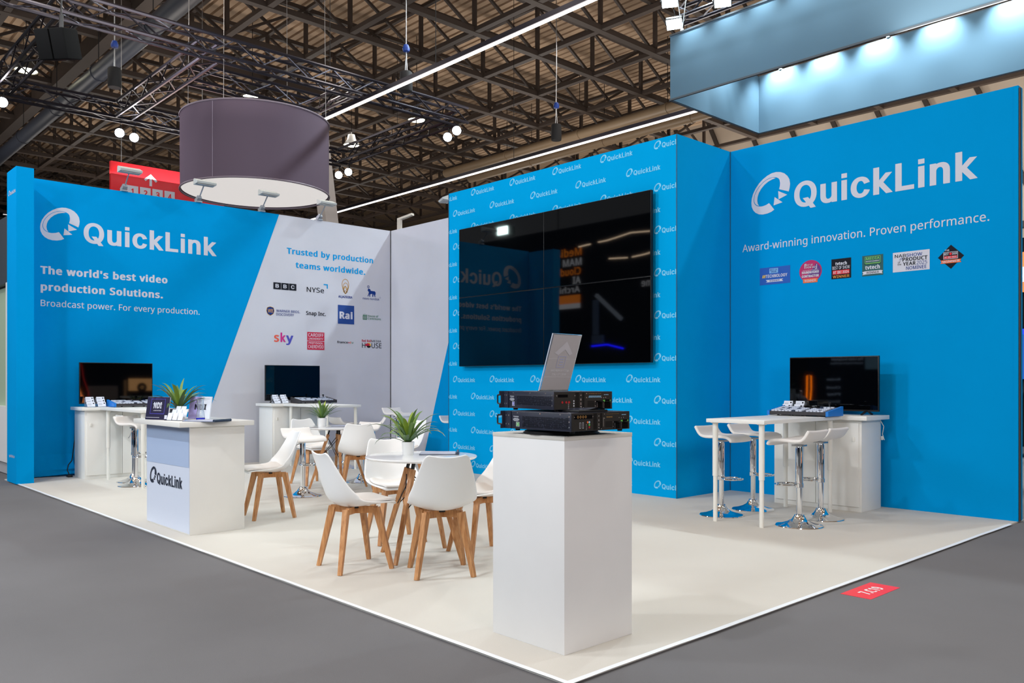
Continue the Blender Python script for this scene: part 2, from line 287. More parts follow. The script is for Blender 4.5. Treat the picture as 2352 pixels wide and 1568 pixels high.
  '9': (458, [[417,328,416,295,414,263,410,231,405,199,397,168,387,139,366,99,340,63,318,42,293,25,265,11,232,0,195,-6,154,-8,117,-6,82,0,82,60,115,53,152,50,188,52,218,58,245,68,278,90,303,118,322,153,334,192,342,235,346,281,341,281,327,263,310,247,290,233,266,223,237,216,204,214,158,219,118,235,85,260,61,294,49,321,42,352,40,387,43,426,50,460,63,491,80,517,101,540,127,557,156,570,188,578,223,581,262,577,299,565,332,545,361,518,384,483,402,439,410,406,415,369], [223,521,178,513,142,488,124,463,113,429,110,388,113,354,122,325,137,301,171,277,220,269,256,273,286,285,311,303,330,325,342,349,346,374,344,400,338,426,328,451,315,474,298,493,277,508,252,518]]),
  'A': (512, [[437,0,368,177,141,177,73,0,0,0,224,575,289,575,512,0], [282,415,274,438,263,473,255,500,247,468,238,438,230,415,165,241,346,241]]),
  'B': (521, [[241,573,307,569,361,558,404,541,434,515,453,478,459,431,456,399,446,371,431,347,409,328,382,313,350,304,350,300,384,292,415,279,441,261,461,236,474,203,478,163,475,130,467,100,454,74,425,42,385,19,354,8,318,2,279,0,78,0,78,573], [256,329,300,331,334,339,357,352,377,382,384,423,376,463,351,490,324,502,289,509,245,511,150,511,150,329], [150,269,150,61,265,61,311,64,346,74,371,91,394,125,401,168,398,197,388,221,370,241,344,256,307,266,260,269]]),
  'C': (506, [[323,517,280,513,241,502,206,482,178,456,155,423,139,383,131,353,127,321,125,286,128,241,135,200,147,164,164,132,186,105,213,83,244,68,281,58,322,55,359,57,394,62,427,69,460,78,460,15,427,5,393,-2,356,-7,312,-8,257,-4,208,8,166,28,130,56,101,90,78,131,62,178,52,230,49,287,51,329,57,369,67,406,81,440,99,471,120,499,145,523,174,543,206,559,242,571,281,578,324,581,367,578,409,572,448,561,482,547,453,486,425,497,394,508,360,515]]),
  'D': (585, [[536,292,533,231,521,177,501,131,474,91,439,58,399,33,351,15,297,4,237,0,78,0,78,573,254,573,309,569,359,558,404,540,443,516,476,484,502,446,521,401,533,350], [460,289,457,337,449,379,435,415,416,444,391,469,361,487,327,500,287,508,244,511,150,511,150,62,228,62,299,68,357,87,402,119,434,164,454,220]]),
  'E': (446, [[398,0,78,0,78,573,398,573,398,509,150,509,150,330,383,330,383,268,150,268,150,63,398,63]]),
  'F': (416, [[150,0,78,0,78,573,398,573,398,509,150,509,150,306,383,306,383,243,150,243]]),
  'G': (583, [[326,302,524,302,524,22,493,12,462,5,431,-1,398,-5,362,-7,323,-8,267,-4,217,8,173,28,136,55,105,89,81,130,63,176,52,229,49,286,53,343,65,395,84,442,111,482,145,517,186,544,233,564,286,577,346,581,377,580,407,577,437,572,478,561,516,547,489,484,457,497,421,508,382,515,342,517,298,514,259,505,225,489,195,468,170,441,150,409,136,373,127,332,124,286,127,243,134,202,146,166,164,133,187,106,216,84,251,68,292,58,340,55,375,56,404,59,452,68,452,238,326,238]]),
  'H': (594, [[516,0,443,0,443,267,150,267,150,0,78,0,78,573,150,573,150,330,443,330,443,573,516,573]]),
  'I': (272, [[239,0,32,0,32,42,99,57,99,515,32,531,32,573,239,573,239,531,172,515,172,57,239,42]]),
  'J': (219, [[-3,-152,-37,-150,-63,-142,-63,-81,-35,-87,-5,-89,15,-87,33,-81,50,-70,63,-53,71,-29,74,3,74,573,146,573,146,9,144,-26,138,-56,128,-82,105,-113,75,-135,39,-148]]),
  'L': (420, [[78,0,78,573,150,573,150,64,400,64,400,0]]),
  'M': (727, [[330,0,142,502,139,502,142,461,144,407,144,347,144,0,78,0,78,573,184,573,361,103,364,103,544,573,650,573,650,0,578,0,578,352,579,408,581,460,584,501,581,501,390,0]]),
  'N': (609, [[532,0,447,0,141,476,138,476,141,432,143,378,144,320,144,0,78,0,78,573,161,573,467,99,470,99,468,137,466,193,464,249,464,573,532,573]]),
  'O': (626, [[577,287,576,244,570,204,561,166,547,132,531,101,510,73,486,49,459,29,428,13,393,1,355,-6,314,-8,271,-6,232,1,196,13,165,29,138,49,114,73,94,101,78,132,65,167,56,204,51,245,49,288,52,344,62,396,78,442,100,482,130,517,166,545,208,565,258,577,314,581,369,577,417,565,459,545,495,517,524,483,547,442,564,396,574,344], [125,287,127,241,134,200,145,163,161,131,182,104,207,83,238,67,273,58,314,55,354,58,390,67,420,83,445,104,465,131,481,163,492,200,499,241,501,287,496,354,481,411,456,457,421,491,373,511,314,518,274,515,238,506,207,490,182,469,161,443,145,411,134,374,127,333]]),
  'P': (485, [[229,573,297,568,352,553,393,528,421,495,439,454,444,404,441,370,433,336,417,306,395,278,364,255,324,238,292,230,256,225,216,223,150,223,150,0,78,0,78,573], [223,511,150,511,150,285,208,285,242,286,272,290,298,296,330,311,352,334,365,363,370,401,361,449,334,484,306,499,269,508]]),
  'R': (498, [[236,573,281,571,320,565,353,555,393,532,422,500,434,474,442,444,444,410,440,368,427,334,408,306,385,285,358,269,330,257,487,0,403,0,264,237,150,237,150,0,78,0,78,573], [232,510,150,510,150,298,236,298,278,301,312,310,338,325,362,359,370,407,366,440,355,467,336,486,310,500,275,507]]),
  'S': (440, [[403,153,400,121,392,92,378,66,348,35,307,11,274,1,238,-6,198,-8,167,-7,137,-5,109,-1,83,4,61,11,41,19,41,88,73,76,113,65,156,57,201,55,240,57,273,66,298,79,316,98,327,120,330,147,327,173,318,194,302,213,277,230,242,247,196,265,161,279,131,294,106,311,85,330,69,351,57,375,50,403,48,435,54,477,71,513,99,542,136,563,165,573,197,579,231,581,276,578,318,572,355,562,389,549,366,487,336,499,302,508,266,515,229,517,196,515,169,507,148,494,133,478,124,457,121,434,124,407,133,386,149,367,172,351,204,335,246,318,278,306,307,293,332,279,362,255,385,228,398,194]]),
  'T': (446, [[259,0,187,0,187,509,8,509,8,573,437,573,437,509,259,509]]),
  'U': (586, [[513,202,511,164,503,128,489,95,470,65,446,40,416,20,380,4,338,-5,290,-8,225,-2,171,18,128,50,97,93,78,144,72,204,72,573,144,573,144,201,148,158,161,122,182,93,211,72,248,59,294,55,342,59,379,73,407,96,427,126,438,161,442,202,442,573,513,573]]),
  'V': (481, [[481,573,277,0,204,0,0,573,75,573,204,205,220,160,231,119,241,80,250,119,262,161,277,207,405,573]]),
  'W': (745, [[735,573,583,0,510,0,399,375,389,410,380,443,373,471,370,488,367,471,361,443,352,409,342,373,234,0,161,0,10,573,85,573,174,223,183,186,190,151,196,118,201,87,206,119,213,154,222,191,232,227,333,573,407,573,512,225,523,187,532,151,538,117,544,87,550,129,560,175,572,224,660,573]]),
  'Y': (454, [[227,291,376,573,454,573,263,222,263,0,191,0,191,219,0,573,79,573]]),
  'Z': (458, [[427,0,30,0,30,55,332,508,40,508,40,573,419,573,419,518,118,64,427,64]]),
  'a': (450, [[231,437,279,433,318,422,347,403,368,375,381,338,385,293,385,0,334,0,320,61,317,61,298,40,279,22,258,9,234,-1,206,-6,172,-8,136,-5,103,6,75,23,55,48,41,80,37,119,43,159,59,192,87,219,127,238,179,251,243,257,316,259,316,285,310,330,293,359,265,375,227,380,194,378,163,370,133,359,106,347,84,400,115,414,151,426,190,434], [252,208,204,203,167,195,141,182,118,155,110,119,115,87,132,66,157,53,188,49,223,52,253,62,279,79,299,103,311,134,315,172,315,210]]),
  'b': (493, [[139,461,138,410,135,373,139,373,161,398,189,419,226,432,272,437,322,431,365,412,401,381,428,338,444,283,449,215,447,168,439,127,427,91,410,61,390,36,365,17,337,3,306,-5,272,-8,226,-3,189,10,161,31,139,55,133,55,119,0,68,0,68,609,139,609], [260,379,219,374,188,361,165,339,150,308,144,282,140,252,139,217,139,214,142,165,150,125,165,93,187,69,219,55,261,51,297,55,325,69,348,93,363,126,373,166,376,216,373,265,363,306,348,338,325,360,296,374]]),
  'c': (385, [[241,-8,204,-5,170,2,139,15,112,34,88,58,69,87,55,123,47,165,44,213,47,262,56,305,71,342,90,372,114,396,142,415,174,428,208,435,245,438,278,436,309,431,336,424,358,415,337,356,292,370,267,374,244,376,204,371,172,358,148,335,131,303,123,277,119,247,117,213,120,166,131,126,148,94,172,71,202,58,240,53,273,55,302,60,328,68,351,78,351,15,328,5,304,-2,275,-7]]),
  'd': (493, [[221,-8,171,-2,128,17,92,48,65,91,49,146,44,214,49,282,66,338,93,381,128,413,171,432,221,438,253,436,280,429,303,420,323,407,340,391,354,374,359,374,356,405,354,438,354,609,425,609,425,0,368,0,358,58,354,58,340,40,323,24,303,11,279,1,252,-6], [232,51,273,55,305,67,328,88,343,117,352,154,355,200,355,213,352,263,343,304,329,336,306,360,274,375,231,379,196,374,168,359,146,334,130,300,120,260,117,213,120,165,130,125,146,93,168,69,197,55]]),
  'e': (452, [[234,438,269,435,301,427,329,414,354,396,374,373,390,346,402,315,409,281,411,244,411,201,117,201,122,157,134,119,154,90,181,69,215,56,254,52,293,54,327,60,359,69,392,82,392,20,359,8,327,-1,292,-6,251,-8,212,-5,176,3,143,17,114,36,90,61,70,91,56,126,47,167,44,212,47,257,55,297,68,333,86,364,108,390,134,411,164,426,198,435], [233,380,188,372,154,348,137,323,125,293,119,257,338,257,335,292,326,322,312,346,292,364,266,376]]),
  'f': (276, [[266,375,158,375,158,0,87,0,87,375,12,375,12,408,87,432,87,457,89,492,95,522,104,547,124,577,152,597,186,609,227,613,252,612,274,609,310,599,292,544,262,552,228,556,197,550,175,532,162,502,158,458,158,430,266,430]]),
  'g': (493, [[221,438,261,434,297,422,329,402,355,373,359,373,369,430,425,430,425,-7,423,-46,416,-80,404,-109,378,-146,341,-172,310,-183,274,-190,233,-192,188,-191,147,-186,110,-177,78,-165,78,-100,111,-114,149,-125,191,-132,237,-134,271,-130,300,-119,324,-101,341,-77,352,-48,355,-13,355,4,356,32,358,57,354,57,329,28,299,8,263,-4,221,-8,170,-2,126,18,91,51,65,95,49,149,44,214,49,278,65,332,91,377,126,411,169,431], [230,379,197,374,169,359,147,336,130,303,123,277,119,247,117,213,120,165,130,124,146,92,169,68,197,54,232,50,262,52,288,58,309,69,326,85,340,105,349,131,354,161,356,197,356,214,355,251,350,282,343,309,326,340,302,362,270,374]]),
  'h': (495, [[139,431,138,399,135,370,140,370,155,391,174,407,196,420,221,429,247,435,273,437,321,433,360,421,391,400,413,370,423,344,429,314,431,280,431,0,361,0,361,275,355,321,338,353,308,372,265,379,222,374,189,360,166,338,150,308,142,269,139,222,139,0,68,0,68,609,139,609]]),
  'i': (207, [[139,430,139,0,68,0,68,430], [104,591,119,588,133,580,142,566,145,546,142,526,133,512,119,504,104,501,88,504,75,512,66,526,63,546,66,566,75,580,88,588]]),
  'k': (428, [[138,291,137,257,135,221,138,221,152,240,172,264,189,285,326,430,409,430,235,246,421,0,336,0,187,200,138,158,138,0,68,0,68,609,138,609]]),
  'l': (207, [[139,0,68,0,68,609,139,609]]),
  'm': (749, [[540,438,584,434,621,421,649,401,669,371,681,330,685,280,685,0,615,0,615,277,610,321,594,353,567,372,528,379,490,374,460,362,438,342,423,315,414,280,411,237,411,0,342,0,342,277,339,308,332,333,320,353,303,367,281,376,253,379,215,374,185,360,164,338,150,308,141,269,139,223,139,0,68,0,68,430,125,430,136,371,140,371,155,392,173,409,194,422,217,431,241,436,266,438,312,433,349,420,378,398,398,366,402,366,427,398,461,420,499,433]]),
  'n': (495, [[275,438,322,434,361,421,391,401,413,371,426,330,431,280,431,0,361,0,361,275,355,321,338,353,308,372,265,379,222,374,189,361,166,338,151,308,142,269,139,223,139,0,68,0,68,430,125,430,136,371,140,371,156,392,175,409,198,422,222,431,248,436]]),
  'o': (485, [[442,216,440,181,436,150,428,121,411,82,388,51,359,25,324,7,285,-4,241,-8,200,-4,163,7,129,25,100,51,77,82,59,121,51,150,46,181,44,216,47,261,55,301,68,336,87,367,110,392,137,412,169,426,204,435,244,438,281,435,316,426,347,412,374,392,398,367,417,336,431,301,439,261], [117,216,120,169,130,128,147,95,172,71,203,56,243,51,282,56,314,71,339,95,356,128,366,169,369,216,365,263,355,303,338,335,314,359,282,374,242,379,202,374,171,359,147,335,130,303,120,263]]),
  'p': (493, [[273,438,322,432,365,413,401,383,428,339,444,284,449,216,447,170,439,129,427,93,410,62,390,37,365,17,337,3,306,-5,272,-8,241,-6,213,1,190,11,170,24,153,38,139,55,134,55,137,20,139,-16,139,-192,68,-192,68,430,126,430,136,371,139,371,153,389,170,405,189,419,213,429,240,436], [260,379,221,374,190,362,167,342,152,313,142,275,139,229,139,216,140,182,144,152,150,126,165,93,188,70,220,55,261,51,297,56,326,72,348,98,364,131,373,171,376,217,373,262,363,302,348,334,325,359,296,374]]),
  'q': (493, [[354,-9,355,25,358,58,354,58,332,32,303,11,266,-3,219,-8,170,-2,128,17,93,48,66,91,49,146,44,214,47,261,54,302,67,338,83,368,104,393,129,413,157,427,188,435,221,438,267,433,304,419,333,397,355,371,358,371,369,430,425,430,425,-192,354,-192], [233,51,272,55,304,67,327,87,342,116,352,153,355,199,355,213,352,263,343,305,328,337,305,361,273,375,231,379,196,374,167,359,145,334,130,300,120,260,117,213,120,165,130,126,146,93,168,70,197,55]]),
  'r': (331, [[269,438,295,437,319,433,310,368,287,372,264,374,240,371,217,363,195,351,176,334,161,313,149,289,141,261,139,229,139,0,68,0,68,430,126,430,134,351,137,351,152,374,170,395,191,413,214,426,240,435]]),
  's': (384, [[348,119,343,80,327,49,302,24,268,6,241,-2,210,-6,176,-8,135,-6,99,-1,68,8,42,19,42,83,70,71,104,60,141,52,178,49,224,53,256,66,274,86,280,112,278,128,271,141,259,154,239,167,212,180,174,196,135,212,103,228,76,245,57,266,45,292,41,324,46,358,61,386,85,408,118,425,157,435,202,438,240,436,275,430,308,421,339,409,315,353,287,363,258,372,228,378,197,380,159,377,131,366,114,350,108,328,111,312,119,298,133,286,154,274,182,261,219,246,257,231,289,215,314,197,333,176,344,150]]),
  't': (289, [[212,50,245,53,272,59,272,5,258,0,240,-4,200,-8,167,-5,138,4,112,20,91,44,78,79,74,125,74,375,13,375,13,409,75,437,103,528,144,528,144,430,269,430,269,375,144,375,144,127,149,93,163,69,185,54]]),
  'u': (495, [[427,430,427,0,370,0,359,57,356,57,340,36,321,20,298,8,273,-1,247,-6,220,-8,173,-4,134,8,103,29,81,59,71,85,65,114,63,148,63,430,135,430,135,153,141,108,158,76,188,57,230,51,273,55,306,69,330,91,345,121,354,160,357,206,357,430]]),
  'v': (407, [[163,0,0,430,75,430,167,176,180,137,193,96,201,63,204,63,214,96,227,138,241,176,332,430,407,430,244,0]]),
  'w': (630, [[346,243,336,276,328,308,321,335,316,357,313,357,308,335,302,307,294,275,284,242,207,1,127,1,9,431,82,431,141,201,153,154,163,109,169,73,172,73,178,97,185,128,193,160,201,188,277,431,354,431,428,188,440,149,451,109,457,74,460,74,466,108,477,153,489,201,549,431,621,431,502,1,419,1]]),
  'y': (409, [[1,430,76,430,169,185,184,144,196,105,205,68,209,68,224,121,245,186,333,430,409,430,224,-59,207,-97,188,-130,165,-156,138,-176,106,-188,67,-192,34,-190,9,-186,9,-130,30,-133,56,-135,79,-132,99,-126,116,-114,130,-99,142,-80,152,-59,174,-2]]),
  ' ': (208, []) },
}
GL = {}; BY = .5                              # heavier weights grow less in height than in width
def area(c): return sum(c[i-1].x*c[i].y-c[i].x*c[i-1].y for i in range(len(c)))/2
def swell(c, d):
    """move a closed outline sideways by d"""
    out = []; n = len(c)
    for i in range(n):
        e0, e1 = c[i]-c[i-1], c[(i+1) % n]-c[i]
        if e0.length < 1e-6 or e1.length < 1e-6: out.append(c[i].copy()); continue
        n0 = Vector((e0.y, -e0.x, 0)).normalized(); n1 = Vector((e1.y, -e1.x, 0)).normalized(); m = n0+n1
        if m.length < .3: m = n0.copy()
        m.normalize(); m = m*d/max(.72, m.dot(n0)); out.append(c[i]+Vector((m.x, m.y*BY, 0)))
    return out
def winding(x, y, conts):
    w = 0
    for c in conts:
        for i in range(len(c)):
            a, b = c[i-1], c[i]
            if (a.y > y) != (b.y > y) and x < (b.x-a.x)*(y-a.y)/(b.y-a.y)+a.x: w += 1 if b.y > a.y else -1
    return w
def glyph(f, ch, bold=0):
    k = (f, ch, bold)
    if k not in GL:
        adv, cs = FONT[f][ch]
        cont = [[Vector((c[i], c[i+1], 0)) for i in range(0, len(c), 2)] for c in cs]
        tris = []
        if cont:
            sg = 1 if area(max(cont, key=lambda c: abs(area(c)))) > 0 else -1
            if bold:
                slim = []
                for c in cont:                                   # close pairs of points would turn over when swollen
                    r = []
                    for p in c:
                        if r and bold > 15 and (r[-1]-p).length < 9: r[-1] = (r[-1]+p)/2
                        else: r.append(p)
                    slim.append(r)
                cont = [swell(c, bold*sg) for c in slim]
            pts = []; edges = []
            for c in cont:
                n0 = len(pts); pts += [Vector((p.x, p.y)) for p in c]; edges += [(n0+i, n0+(i+1) % len(c)) for i in range(len(c))]
            vv, _, ff, *_r = delaunay_2d_cdt(pts, edges, [], 0, 1e-3)
            for t in ff:
                q = [vv[i] for i in t]; x = sum(p.x for p in q)/len(q); y = sum(p.y for p in q)/len(q)
                if winding(x, y, cont)*winding_sign(sg) > 0: tris.append(q)
        GL[k] = (adv, cont, [tris])
    return GL[k]
def winding_sign(sg): return sg
CAP = {f: max(p.y for c in glyph(f, 'H')[1] for p in c) for f in 'IN'}
def clip(poly, ax, lim, sgn):
    out = []
    for i, p in enumerate(poly):
        q = poly[(i+1) % len(poly)]; a, b = sgn*(p[ax]-lim), sgn*(q[ax]-lim)
        if a >= 0: out.append(p)
        if a*b < 0:
            t = a/(a-b); out.append((p[0]+(q[0]-p[0])*t, p[1]+(q[1]-p[1])*t))
    return out
class Sheet:
    """a flat print on a surface: origin o, axes U and V in the surface"""
    def __init__(s, o, U, V, parent, off=.002, lim=None):
        s.o = Vector(o); s.U = Vector(U); s.V = Vector(V); s.N = s.U.cross(s.V).normalized(); s.parent = parent; s.off = off; s.lim = lim
        s.mb = None; s.k = 0
    def start(s, layer=0): s.mb = MB(); s.d = s.off+layer*.0012; return s
    def end(s, name, mt=None, label=None): return s.mb.build(name, mt, s.parent, label, smooth=0)
    def ink(s, mt): s.mb.m(mt); return s
    def put(s, pts):
        if s.lim:
            pts = clip(pts, 0, s.lim[0], 1)
            if len(pts) >= 3: pts = clip(pts, 0, s.lim[1], -1)
        ar = sum(pts[i-1][0]*pts[i][1]-pts[i][0]*pts[i-1][1] for i in range(len(pts)))
        if ar < 0: pts = list(pts)[::-1]
        if len(pts) >= 3 and abs(ar) > 1e-9: s.mb.poly([s.o+s.U*u+s.V*v+s.N*s.d for u, v in pts])
    def rect(s, u0, v0, u1, v1): s.put([(u0, v0), (u1, v0), (u1, v1), (u0, v1)]); return s
    def frame(s, u0, v0, u1, v1, t):
        s.rect(u0, v0, u1, v0+t); s.rect(u0, v1-t, u1, v1); s.rect(u0, v0+t, u0+t, v1-t); s.rect(u1-t, v0+t, u1, v1-t); return s
    def fill(s, *conts):
        cs = [[Vector((p[0], p[1], 0)) for p in c] for c in conts]; flat = [p for c in cs for p in c]
        for t in tessellate_polygon(cs): s.put([(flat[i].x, flat[i].y) for i in t])
        return s
    def disc(s, u, v, r, ry=None, n=36): s.put([(u+r*cos(2*pi*k/n), v+(ry or r)*sin(2*pi*k/n)) for k in range(n)]); return s
    def ring(s, u, v, r, r2, n=36, ay=1):
        for k in range(n):
            a, b = 2*pi*k/n, 2*pi*(k+1)/n
            s.put([(u+r*cos(a), v+r*ay*sin(a)), (u+r*cos(b), v+r*ay*sin(b)), (u+r2*cos(b), v+r2*ay*sin(b)), (u+r2*cos(a), v+r2*ay*sin(a))])
        return s
    def line(s, pts, t):
        for a, b in zip(pts, pts[1:]):
            dx, dy = b[0]-a[0], b[1]-a[1]; L = math.hypot(dx, dy) or 1; nx, ny = -dy/L*t/2, dx/L*t/2
            s.put([(a[0]-nx, a[1]-ny), (b[0]-nx, b[1]-ny), (b[0]+nx, b[1]+ny), (a[0]+nx, a[1]+ny)])
        return s
    def text(s, st, u0, v0, u1, cap, f='N', bold=0, slant=0):
        """text from u0 to u1 on baseline v0; cap = height of a capital; bold = stroke added on each side, in em/1000"""
        x = 0; items = []
        for ch in st:
            if ch != ' ': items.append((x+bold, ch))
            x += glyph(f, ch)[0]+bold*1.6
        lo = min(p.x+x0 for x0, ch in items for c in glyph(f, ch, bold)[1] for p in c)
        hi = max(p.x+x0 for x0, ch in items for c in glyph(f, ch, bold)[1] for p in c)
        sy = cap/(CAP[f]+2*bold*BY); sx = (u1-u0)/(hi-lo) if u1 is not None else sy
        d0 = s.d
        for x0, ch in items:
            for g, tris in enumerate(glyph(f, ch, bold)[2]):
                s.d = d0+g*.0004
                for t in tris: s.put([(u0+(p.x+x0-lo)*sx+slant*p.y*sy, v0+(p.y+bold*BY)*sy) for p in t])
        s.d = d0; return s
    # ---- the stand's own emblem: an open ring with two small arrow heads, then the name
    def emblem(s, u0, v0, w, h):
        sl = .117
        def T(P):
            out = []
            for x, y in P:
                yy = y-sl*(x-900); out.append((u0+(x-190)/1415*w, v0+(1458-yy)/(1458-229)*h))
            return out
        s.fill(T([(1555,965),(1590,860),(1604,740),(1580,600),(1510,480),(1400,370),(1260,290),(1100,245),(950,238),(780,270),(620,335),(470,430),(350,550),(255,690),(205,830),(190,960),(205,1090),(260,1210),(350,1310),(470,1385),(620,1430),(780,1442),(930,1425),(1040,1385),(850,1135),(740,1165),(620,1172),(560,1165),(480,1145),(390,1105),(320,1040),(280,960),(270,870),(300,750),(370,630),(480,520),(620,430),(760,380),(880,362),(1000,375),(1110,410),(1190,460),(1230,520),(1250,620),(1245,700),(1215,805)]))
        s.fill(T([(1090,428),(1000,385),(880,378),(760,395),(620,447),(490,535),(385,640),(315,755),(290,870),(300,955),(340,1030),(405,1090),(480,1125),(430,1050),(410,940),(425,830),(470,720),(560,610),(680,520),(820,460),(960,435)]))
        s.fill(T([(1180,850),(1505,1050),(1195,1110)])); s.fill(T([(1050,1000),(1335,1235),(1015,1250)]))
        return s
    def logo(s, u0, v0, k, bold=30):
        s.emblem(u0, v0, .496*k, .463*k); s.text('QuickLink', u0+.546*k, v0+.012*k, u0+2.464*k, .286*k, 'I', bold); return s
# ================================================================== the setting
AISLE = mat('grey_aisle_carpet', rgb(112, 111, 113), .95, spec=.1, var=.10, vscale=.55, bump=.25, bscale=260)
CARPET = mat('cream_booth_carpet', rgb(208, 204, 196), .95, spec=.1, var=.035, vscale=.9, bump=.25, bscale=320)
HALL = mat('navy_hall_wall', rgb(24, 28, 40), .9, spec=.1, var=.2, vscale=.3)
HALLT = mat('tan_hall_wall', rgb(150, 118, 84), .85, spec=.1, var=.1, vscale=.4)
BEIGE = mat('beige_gable_panel', rgb(176, 164, 150), .85, spec=.1, var=.06, vscale=.5)

struct(MB().box((-60, -14, -.2), (14, 48, -.012)).build('floor', AISLE, smooth=0))
cz = struct(MB().box((-12.75, 2.625, -.012), (-2.47, 8.9, 0)).build('floor_2', CARPET, smooth=0))
cz['label'] = 'cream booth carpet laid on the grey aisle floor'
tp = MB(); rr = random.Random(3)
xs = [-12.0+i*.27 for i in range(36)]; P = []
for i in range(36):
    j = rr.uniform(-.004, .004); x = min(xs[i], -2.462)
    P.append(((x, 2.612+j, .0015), (x, 2.64+j*.3, .003)))
P.append(((-2.452, 2.612, .0015), (-2.482, 2.64, .003)))
for i in range(23):
    j = rr.uniform(-.004, .004); y = 2.64+i*.266
    P.append(((-2.452+j, y, .0015), (-2.482+j*.3, y+.02, .003)))
tp.grid([[a, b] for a, b in P]); tp.build('edge_tape', mat('white_floor_tape', rgb(236, 240, 244), .4), cz, 'white tape along the carpet edge', smooth=0)

# roof: sheet on an orthogonal grid of lattice girders
ZR, SX, SY = 11.0, 2.465, 2.45
rf = MB(); prof = []
y = -12.0
while y < 50:
    prof += [(y, 12.95), (y+.20, 12.95), (y+.215, 13.06), (y+.285, 13.06)]; y += .30
rf.grid([[(x, yy, zz) for x in (-62, 12)] for yy, zz in prof])
ceil = struct(rf.build('ceiling', ROOF, smooth=0))
GX = [-17.61+SX*i for i in range(-16, 9)]; GY = [14.98+SY*j for j in range(-8, 13)]
def girder(pts_lo, along):
    g = MB(); p, q = pts_lo[0], pts_lo[-1]; e = .03*(1-along)
    g.bar(p, q, .20-e, .15-e); up = Vector((0, 0, 1.45)); g.bar(Vector(p)+up, Vector(q)+up, .15-e, .12-e)
    for i, a in enumerate(pts_lo):
        a = Vector(a)
        if along: g.bar(a, a+up, .10, .10, up=(1, 0, 0))
        if along and i < len(pts_lo)-1:
            b = Vector(pts_lo[i+1]); mid = (a+b)/2+up
            g.bar(a+Vector((.04, 0, 0)), b+up+Vector((.04, 0, 0)), .075, .075); g.bar(b-Vector((.04, 0, 0)), a+up-Vector((.04, 0, 0)), .075, .075)
    return g
def seen(x, y): # only the part of the roof the hall can show from around the stand
    d = -sin(TH)*x+cos(TH)*y; l = cos(TH)*x+sin(TH)*y
    return d > 14 and abs(l) < .72*d+5 and d < 56 and y < 31
for x in GX:
    run = [(x, y, ZR) for y in GY if seen(x, y)]
    if len(run) > 2: girder(run, 1).build('roof_girder', BEAM, ceil, smooth=0)
for y in GY:
    run = [(x, y, ZR) for x in GX if seen(x, y)]
    if len(run) > 2: girder(run, 0).build('roof_girder', BEAM, ceil, smooth=0)
g = MB(); g.bar((-46, 7.63, ZR+.05), (-12, 7.63, ZR+.05), .34, .5); g.build('roof_beam', BEAM, ceil, smooth=0)

struct(MB().box((-62, -14, -.2), (-61.6, 48, 13)).build('wall_west', HALL, smooth=0))
wn = struct(MB().box((-62, 47.6, -.2), (-24, 48, 13)).build('wall_north', HALL, smooth=0))
gb = MB(); gb.box((-26, 32, -.2), (14, 32.3, 16)); gable = struct(gb.build('wall_gable', BEIGE, smooth=0))
rb = MB()
for k in range(22):
    x0 = -25+k*1.75; rb.bar((x0, 31.9, 5), (x0-3.4, 31.9, 13), .12, .16)
rb.bar((-26, 31.88, 6.6), (14, 31.88, 6.6), .5, .2)
rb.build('gable_rib', mat('dark_rib_steel', rgb(56, 50, 46), .6), gable, smooth=0)
struct(MB().box((-14, -13.9, -.2), (14, -13.6, 13)).build('wall_south', HALL, smooth=0))

# ================================================================== the stand's walls
H = 4.05
wl = struct(MB().box((-12.78, 2.80, 0), (-12.66, 8.90, H)).build('wall_left', GREYF, smooth=0))
S = Sheet((-12.66, 0, 0), (0, 1, 0), (0, 0, 1), wl)
S.start(); S.put([(2.80, 0), (5.068, 0), (6.549, H), (2.80, H)]); S.end('blue_print', BLUE, 'blue printed fabric')
S.start(1).logo(3.027, 3.238, 1.0); S.end('logo', LETTER, 'white ring emblem and QuickLink lettering')
S.start(1).text('The world\'s best video', 3.03, 2.767, 4.735, .105, 'N', 50)
S.text('production Solutions.', 3.034, 2.54, 4.668, .105, 'N', 50); S.end('slogan', LETTER)
S.start(1).text('Broadcast power. For every production.', 3.034, 2.327, 5.222, .086, 'N', 8); S.end('tagline', LETTER)
S.start(1).text('Trusted by production', 6.684, 3.42, 8.378, .100, 'N', 40)
S.text('teams worldwide.', 6.846, 3.20, 8.212, .100, 'N', 40); S.end('heading', CYANP, 'cyan heading lettering')
# partner marks
GREYB = GREYF
S.start(1).ink(INK)
for i in range(3): S.rect(6.446+i*.1405, 2.816, 6.446+i*.1405+.134, 2.928)
S.d += .0012; S.ink(LETTER)
for i, ch in enumerate('BBC'): S.text(ch, 6.446+i*.1405+.036, 2.842, 6.446+i*.1405+.098, .062, 'I', 30)
S.end('partner_mark', None)
S.start(1).ink(INK).text('NYSe', 7.052, 2.815, 7.383, .082, 'N', 12)
S.ink(CYANP).rect(7.375, 2.952, 7.457, 2.972); S.rect(7.436, 2.897, 7.457, 2.952); S.end('partner_mark')
GOLD = mat('gold_print', rgb(196, 150, 82), .6)
S.start(1).ink(GOLD)
for du, k in ((0, 1), (.004, .72), (-.004, .46)):
    S.line([(7.806+du+.082*k*sin(2*pi*t/28)*(.3+.7*sin(pi*t/28)), 2.835+.02*(1-k)+.255*k*(1-cos(2*pi*t/28))/2) for t in range(29)], .010)
S.line([(7.77, 2.90), (7.80, 2.97), (7.83, 2.90), (7.86, 2.95)], .009); S.line([(7.76, 2.86), (7.80, 2.89), (7.85, 2.86)], .009)
S.ink(NAVY).text('ALJAZEERA', 7.664, 2.76, 7.946, .040, 'N', 45); S.end('partner_mark')
S.start(1).ink(NAVY)
